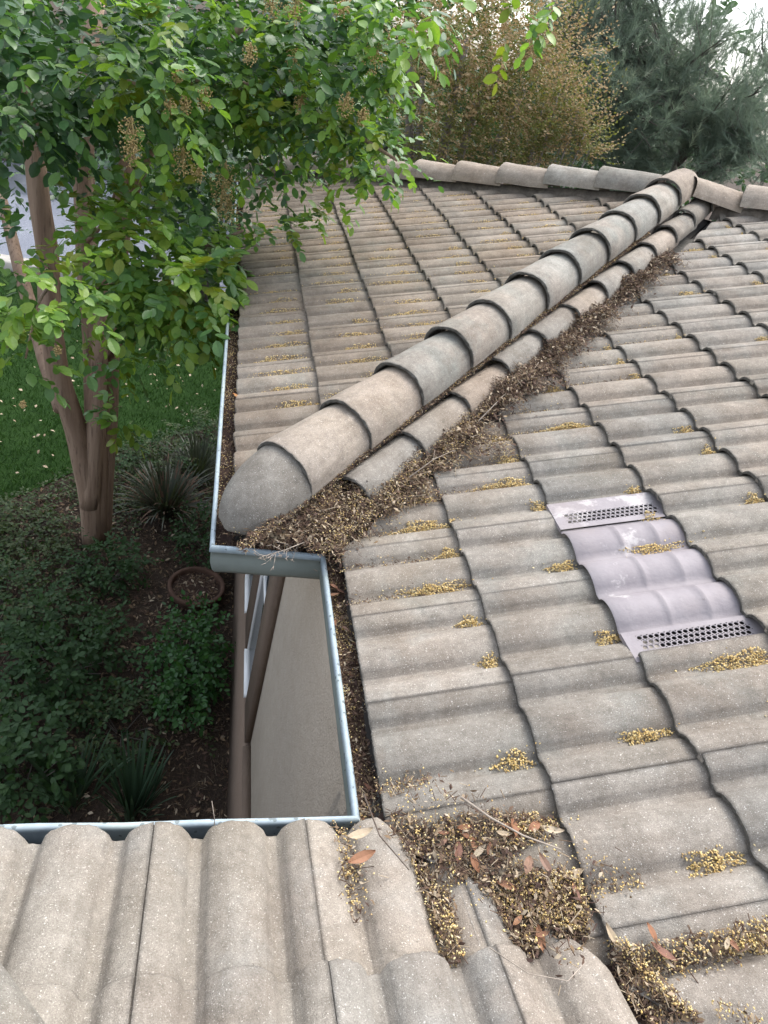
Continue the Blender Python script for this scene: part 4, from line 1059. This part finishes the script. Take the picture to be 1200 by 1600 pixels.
# pines
def pine(name, label, base, H, clumps, rad, n_t):
    root = thing(name, label, 'tree', base)
    q = MB(); tb = MB(); base = Vector(base)
    tb.tube([base, base+Vector((.1, 0, H*.5)), base+Vector((0, .1, H))], [rad, rad*.7, rad*.25], 8)
    ND_V = [(-.012, 0, 0), (.012, 0, 0), (0, 1, 0)]; ND_F = [(0, 1, 2)]
    for (c, r, n) in clumps:
        c = Vector(c); axis_z = min(max(c.z-.9, base.z+1), base.z+H*.95); a0 = Vector((base.x, base.y, axis_z))
        nb = max(3, n//26)
        for _ in range(nb):
            v = Vector(rng.normal(0, 1, 3)).normalized(); tip = c+Vector((v.x*r, v.y*r, v.z*r*.75))
            mid = a0.lerp(tip, .55)+Vector((0, 0, .25))
            tb.tube([c.lerp(a0, .55), c.lerp(tip, .3), tip], [.035, .022, .006], 4, cap=False)
            for _k in range(int(1.35*n/nb)):
                f = rng.random(); sp = (c.lerp(tip, f)) + Vector(rng.normal(0, 1, 3))*r*.22
                d = (tip-c).normalized()*.8+Vector(rng.normal(0, .55, 3))+Vector((0, 0, .45)); d = np.array(d.normalized())
                k = 46; dirs = d[None]*1.0+rng.normal(0, .42, (k, 3)); P = np.array(sp)[None]+d[None]*rng.uniform(-.14, .16, (k, 1))
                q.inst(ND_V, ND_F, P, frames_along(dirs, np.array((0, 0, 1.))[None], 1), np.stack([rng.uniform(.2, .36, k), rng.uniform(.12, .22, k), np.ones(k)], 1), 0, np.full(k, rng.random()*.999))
                if rng.random() < .25: tb.tube([c.lerp(tip, f*.8), sp], [.007, .004], 3, cap=False)
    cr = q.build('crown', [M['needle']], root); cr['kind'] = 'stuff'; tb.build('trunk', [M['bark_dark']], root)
b = rp_(1080, 200, 14); 
cl_ = [(rp_(u, v, D), r, n) for u, v, D, r, n in ((960, 60, 13, 1.0, 190), (1050, 120, 13, 1.0, 210), (980, 170, 12.5, .9, 190), (1090, 210, 13, 1.0, 190), (900, 150, 13.5, .9, 150), (1000, 240, 12.8, .8, 140), (1150, 160, 13.5, .9, 140), (920, 210, 13.5, .8, 120), (1000, 10, 13.5, .9, 130), (900, 40, 14, .9, 140), (1090, 70, 14, .7, 80), (1180, 240, 12.5, .7, 110), (1120, 250, 12.6, .6, 90), (880, 90, 14.5, .9, 110), (940, 120, 13, .8, 110))]
pine('pine_tree', 'tall blue green pine with dark bare branches behind the right roof', (b.x, b.y, GZ), 5.0, cl_, .12, 0)
b = rp_(1330, 150, 18)
cl_ = [(rp_(u, v, D), r, n) for u, v, D, r, n in ((1190, 100, 17, 1.1, 120), (1240, 180, 17, 1.2, 120), (1160, 200, 18, 1.1, 110), (1220, 260, 17, 1.0, 90), (1080, 160, 18.5, 1.3, 110), (1000, 100, 19, 1.5, 120), (950, 10, 19, 1.5, 130), (1060, 260, 18, 1.2, 90), (1290, 100, 17, 1.2, 90), (1260, 20, 18, 1.0, 60))]
pine('pine_tree', 'pale needled pine at the right edge standing beyond the taller pine', (b.x, b.y, GZ), 5, cl_, .12, 0)

# broadleaf trees beyond the road and behind the house
def bgtree(u, v, D, r, n, label, size=.17):
    c = rp_(u, v, D); base = (c.x, c.y, GZ); cls = []
    for _ in range(9):
        d = Vector(rng.normal(0, 1, 3)).normalized(); cls.append((c+Vector((d.x*r*.6, d.y*r*.6, d.z*r*.5)), (r*.5, r*.5, r*.42), n, size, [(0, .5), (1, .5)], dict(nl=10, L=.9*size/.17*.8, shell=.45)))
    trk = [([Vector(base), Vector((c.x+.2, c.y, (c.z+GZ)/2)), c], .22)]
    for _ in range(4):
        d = Vector(rng.normal(0, 1, 3)).normalized()*r*.8; trk.append(([c.lerp(Vector(base), .3), c+d*.5, c+d], .09))
    simple_tree('background_tree', label, base, cls, [M['bgleaf'], M['leaf_dark']], trk, M['bark_dark'], LEAF_V, LEAF_F)
bgtree(120, 60, 25, 4.0, 70, 'dark green tree beyond the road behind the left trunks', .24)
bgtree(420, 120, 22, 4.2, 75, 'dark green tree beyond the road behind the crape myrtle crown', .24)
bgtree(640, 40, 19, 4.0, 75, 'dark tree standing behind the rusty tree', .22)
bgtree(330, 260, 12, 1.3, 40, 'small dark tree on the lawn edge behind the far roof corner', .12)
bgtree(850, 150, 20, 3.2, 60, 'dark broadleaf tree between the rusty tree and the pine', .2)
bgtree(-60, 150, 20, 3.5, 60, 'dark tree at the left edge beyond the road', .22)
bgtree(1010, 240, 24, 3.6, 60, 'distant dark tree behind the tall pine', .24)
bgtree(560, 260, 13, 1.6, 40, 'low dark bush tree close behind the far hip', .12)

# ------------------------------------------------------------------ garden bed
def mound(name, label, cat, c, r, n, size, mats, group=None, nl=7, L=.16, droop=.1):
    t = Tree(name, label, cat, (c[0], c[1], GZ), mats, group)
    t.clump((c[0], c[1], c[2]), r, n, size, [(i, 1/len(mats)) for i in range(len(mats))], nl=nl, L=L, droop=droop, shell=.35)
    t.finish(LEAF_V, LEAF_F, name='foliage')
    q = MB()
    for _ in range(10):
        a = random.uniform(0, 6.28); q.tube([(c[0]+.03*math.cos(a), c[1]+.03*math.sin(a), GZ), (c[0]+r[0]*.7*math.cos(a), c[1]+r[1]*.7*math.sin(a), c[2])], [.006, .003], 4, cap=False)
    q.build('stem', [M['bark_dark']], t.root)
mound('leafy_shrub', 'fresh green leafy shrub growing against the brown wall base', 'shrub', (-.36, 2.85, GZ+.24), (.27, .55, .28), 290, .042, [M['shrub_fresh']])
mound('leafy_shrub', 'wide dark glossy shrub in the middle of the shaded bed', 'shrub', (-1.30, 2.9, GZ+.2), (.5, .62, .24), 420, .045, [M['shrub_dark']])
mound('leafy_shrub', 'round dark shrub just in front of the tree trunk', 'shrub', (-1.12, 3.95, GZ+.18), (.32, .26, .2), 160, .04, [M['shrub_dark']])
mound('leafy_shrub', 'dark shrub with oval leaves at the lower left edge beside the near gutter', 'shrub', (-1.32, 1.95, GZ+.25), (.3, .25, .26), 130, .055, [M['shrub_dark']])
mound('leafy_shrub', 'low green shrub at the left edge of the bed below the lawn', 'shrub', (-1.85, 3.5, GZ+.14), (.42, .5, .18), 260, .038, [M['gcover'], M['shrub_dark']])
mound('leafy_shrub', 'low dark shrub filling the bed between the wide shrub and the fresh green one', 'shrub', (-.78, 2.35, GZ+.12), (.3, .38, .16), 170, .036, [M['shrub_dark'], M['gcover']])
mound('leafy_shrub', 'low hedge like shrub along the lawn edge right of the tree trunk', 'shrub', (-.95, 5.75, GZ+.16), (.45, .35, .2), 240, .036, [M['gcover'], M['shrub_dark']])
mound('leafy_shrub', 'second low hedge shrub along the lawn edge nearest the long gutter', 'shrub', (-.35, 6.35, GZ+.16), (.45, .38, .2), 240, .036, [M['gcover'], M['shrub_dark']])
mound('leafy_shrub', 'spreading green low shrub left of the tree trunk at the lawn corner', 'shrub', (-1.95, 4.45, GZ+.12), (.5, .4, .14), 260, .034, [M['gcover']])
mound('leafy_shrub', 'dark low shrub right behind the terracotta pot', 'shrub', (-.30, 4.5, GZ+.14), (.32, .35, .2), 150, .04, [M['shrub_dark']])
# ground cover
q = MB(); n = 9000
xx = rng.uniform(-3.2, -.9, n); yy_ = rng.uniform(3.2, 6.6, n)
edge = LAWN[1:9]
LN = np.array(LAWN)
k = ~inpoly(xx, yy_, LAWN) & (np.sin(xx*5)+np.sin(yy_*6+xx*3) > -.9)
k &= ~((xx > -1.5) & (yy_ < 4.6)); xx, yy_ = xx[k], yy_[k]
P = np.stack([xx, yy_, GZ+.02+.09*rng.random(len(xx))], 1); D = rng.normal(0, 1, (len(xx), 3)); D[:, 2] = abs(D[:, 2])*.5
leaves_on(q, P, D, rng.uniform(.03, .055, len(xx)), DIA_V, DIA_F)
n = 3500; xx = rng.uniform(-1.7, -.1, n); yy_ = rng.uniform(1.3, 4.6, n); k = np.sin(xx*4+1)+np.sin(yy_*3+xx*2) > .2; xx, yy_ = xx[k], yy_[k]
P = np.stack([xx, yy_, GZ+.02+.06*rng.random(len(xx))], 1); D = rng.normal(0, 1, (len(xx), 3)); D[:, 2] = abs(D[:, 2])*.5
leaves_on(q, P, D, rng.uniform(.025, .05, len(xx)), DIA_V, DIA_F)
n = 5000; xx = rng.uniform(-1.6, .1, n); yy_ = rng.uniform(4.9, 7.6, n); k = ~inpoly(xx, yy_, LAWN) & (rng.random(n) < .9); xx, yy_ = xx[k], yy_[k]
P = np.stack([xx, yy_, GZ+.02+.07*rng.random(len(xx))], 1); D = rng.normal(0, 1, (len(xx), 3)); D[:, 2] = abs(D[:, 2])*.6
leaves_on(q, P, D, rng.uniform(.03, .06, len(xx)), DIA_V, DIA_F)
tag(q.build('ground_cover', [M['gcover']]), 'small leaved ground cover along the lawn edge', 'ground cover', kind='stuff')
# grass
q = MB(); n = 60000
xx = rng.uniform(-6, 2.5, n); yy_ = 4.3+(rng.random(n)**1.4)*6.6; k = inpoly(xx, yy_, LAWN); xx, yy_ = xx[k], yy_[k]; n = len(xx)
P = np.stack([xx, yy_, np.full(n, GZ+.01)], 1); D = rng.normal(0, .45, (n, 3)); D[:, 2] = 1
GB_V = [(-.09, 0, 0), (.09, 0, 0), (0, 1, .12)]; q.inst(GB_V, [(0, 1, 2)], P, frames_along(D, np.array((0., 1, 0))[None], .8), rng.uniform(.035, .075, n))
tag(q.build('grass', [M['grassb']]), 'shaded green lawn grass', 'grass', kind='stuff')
# fallen petals / leaves on the lawn
q = MB(); n = 420; xx = rng.uniform(-5, 1, n); yy_ = rng.uniform(4.6, 10, n); k = inpoly(xx, yy_, LAWN); n = k.sum()
q.inst(FLK_V, FLK_F, np.stack([xx[k], yy_[k], np.full(n, GZ+.06)], 1), rots(n, UPN, .4), rng.uniform(.025, .05, n), 2)
tag(q.build('leaf_litter', LM), 'pale fallen leaves scattered over the lawn', 'leaf litter', kind='stuff')
# mulch
q = MB(); n = 16000; xx = rng.uniform(-2.3, 0, n); yy_ = rng.uniform(.8, 5.2, n); k = ~inpoly(xx, yy_, LAWN)
litter(q, np.stack([xx[k], yy_[k], np.full(k.sum(), GZ+.008)], 1), UPN, [.5, .38, .12, 0], (.012, .05), .5, .03)
tag(q.build('mulch_litter', LM), 'brown bark mulch and dead leaves covering the garden bed', 'mulch', kind='stuff')
# strappy plants
def strappy(label, c, n, L, spread, mat, w_=.016):
    root = thing('strappy_plant', label, 'plant', (c[0], c[1], GZ)); q = MB()
    for _ in range(n):
        a = random.uniform(0, 6.28); rr_ = random.random(); out = Vector((math.cos(a), math.sin(a), 0)); l = L*random.uniform(.6, 1.15); sp = spread*random.uniform(.3, 1.1)
        b_ = Vector((c[0], c[1], GZ))+out*rr_*.12; side = Vector((-out.y, out.x, 0))
        pts = [b_+out*(sp*l*t)+Vector((0, 0, l*(t*1.1-.75*sp*t*t))) for t in (0, .3, .6, .85, 1)]
        ws = [w_*.7, w_, w_*.8, w_*.5, .001]; k = len(q.v)
        for p_, ww in zip(pts, ws): q.v += [tuple(p_-side*ww*.5), tuple(p_+side*ww*.5)]
        for i in range(4): q.f.append((k+2*i, k+2*i+1, k+2*i+3, k+2*i+2)); q.m.append(random.randrange(len(mat)))
    q.build('foliage', mat, root)
strappy('dark strappy plant with long arching blades right of the tree trunk', (-.72, 5.0), 260, .62, .85, [M['strap'], M['strap'], M['strap'], M['litter_dark']], .017)
strappy('dark strappy plant merging behind the first near the far roof corner', (-.45, 5.7), 150, .55, .85, [M['strap']], .017)
strappy('upright iris like plant with green blades near the lower gutter', (-.62, 1.75), 70, .55, .45, [M['iris']], .02)
strappy('sparse iris like plant left of the other near the lower gutter', (-1.0, 1.85), 40, .5, .5, [M['iris']], .02)
# terracotta pot
pc = Vector((-.345, 3.82, GZ-.14)); pot = thing('plant_pot', 'round terracotta pot filled with mulch beside the house wall', 'plant pot', pc)
q = MB(); seg = 32; pr = [(.15, 0), (.19, .12), (.225, .22), (.225, .225), (.25, .225), (.252, .275), (.246, .28), (.222, .28), (.216, .272), (.212, .2)]
for r, z in pr:
    for i in range(seg): q.v.append((pc.x+r*math.cos(6.2832*i/seg), pc.y+r*math.sin(6.2832*i/seg), pc.z+z))
for j in range(len(pr)-1):
    for i in range(seg): q.f.append((j*seg+i, j*seg+(i+1) % seg, (j+1)*seg+(i+1) % seg, (j+1)*seg+i)); q.m.append(0)
q.build('pot_body', [M['terracotta']], pot, smooth=True)
q = MB(); q.add([(pc.x+.214*math.cos(6.2832*i/24), pc.y+.214*math.sin(6.2832*i/24), pc.z+.235) for i in range(24)], [tuple(range(24))])
n = 420; a = rng.random(n)*6.28; r = .2*np.sqrt(rng.random(n)); litter(q, np.stack([pc.x+r*np.cos(a), pc.y+r*np.sin(a), np.full(n, pc.z+.24)], 1), UPN, [.5, .35, .15, 0], (.02, .05), .4, .02)
q.build('soil', LM, pot)
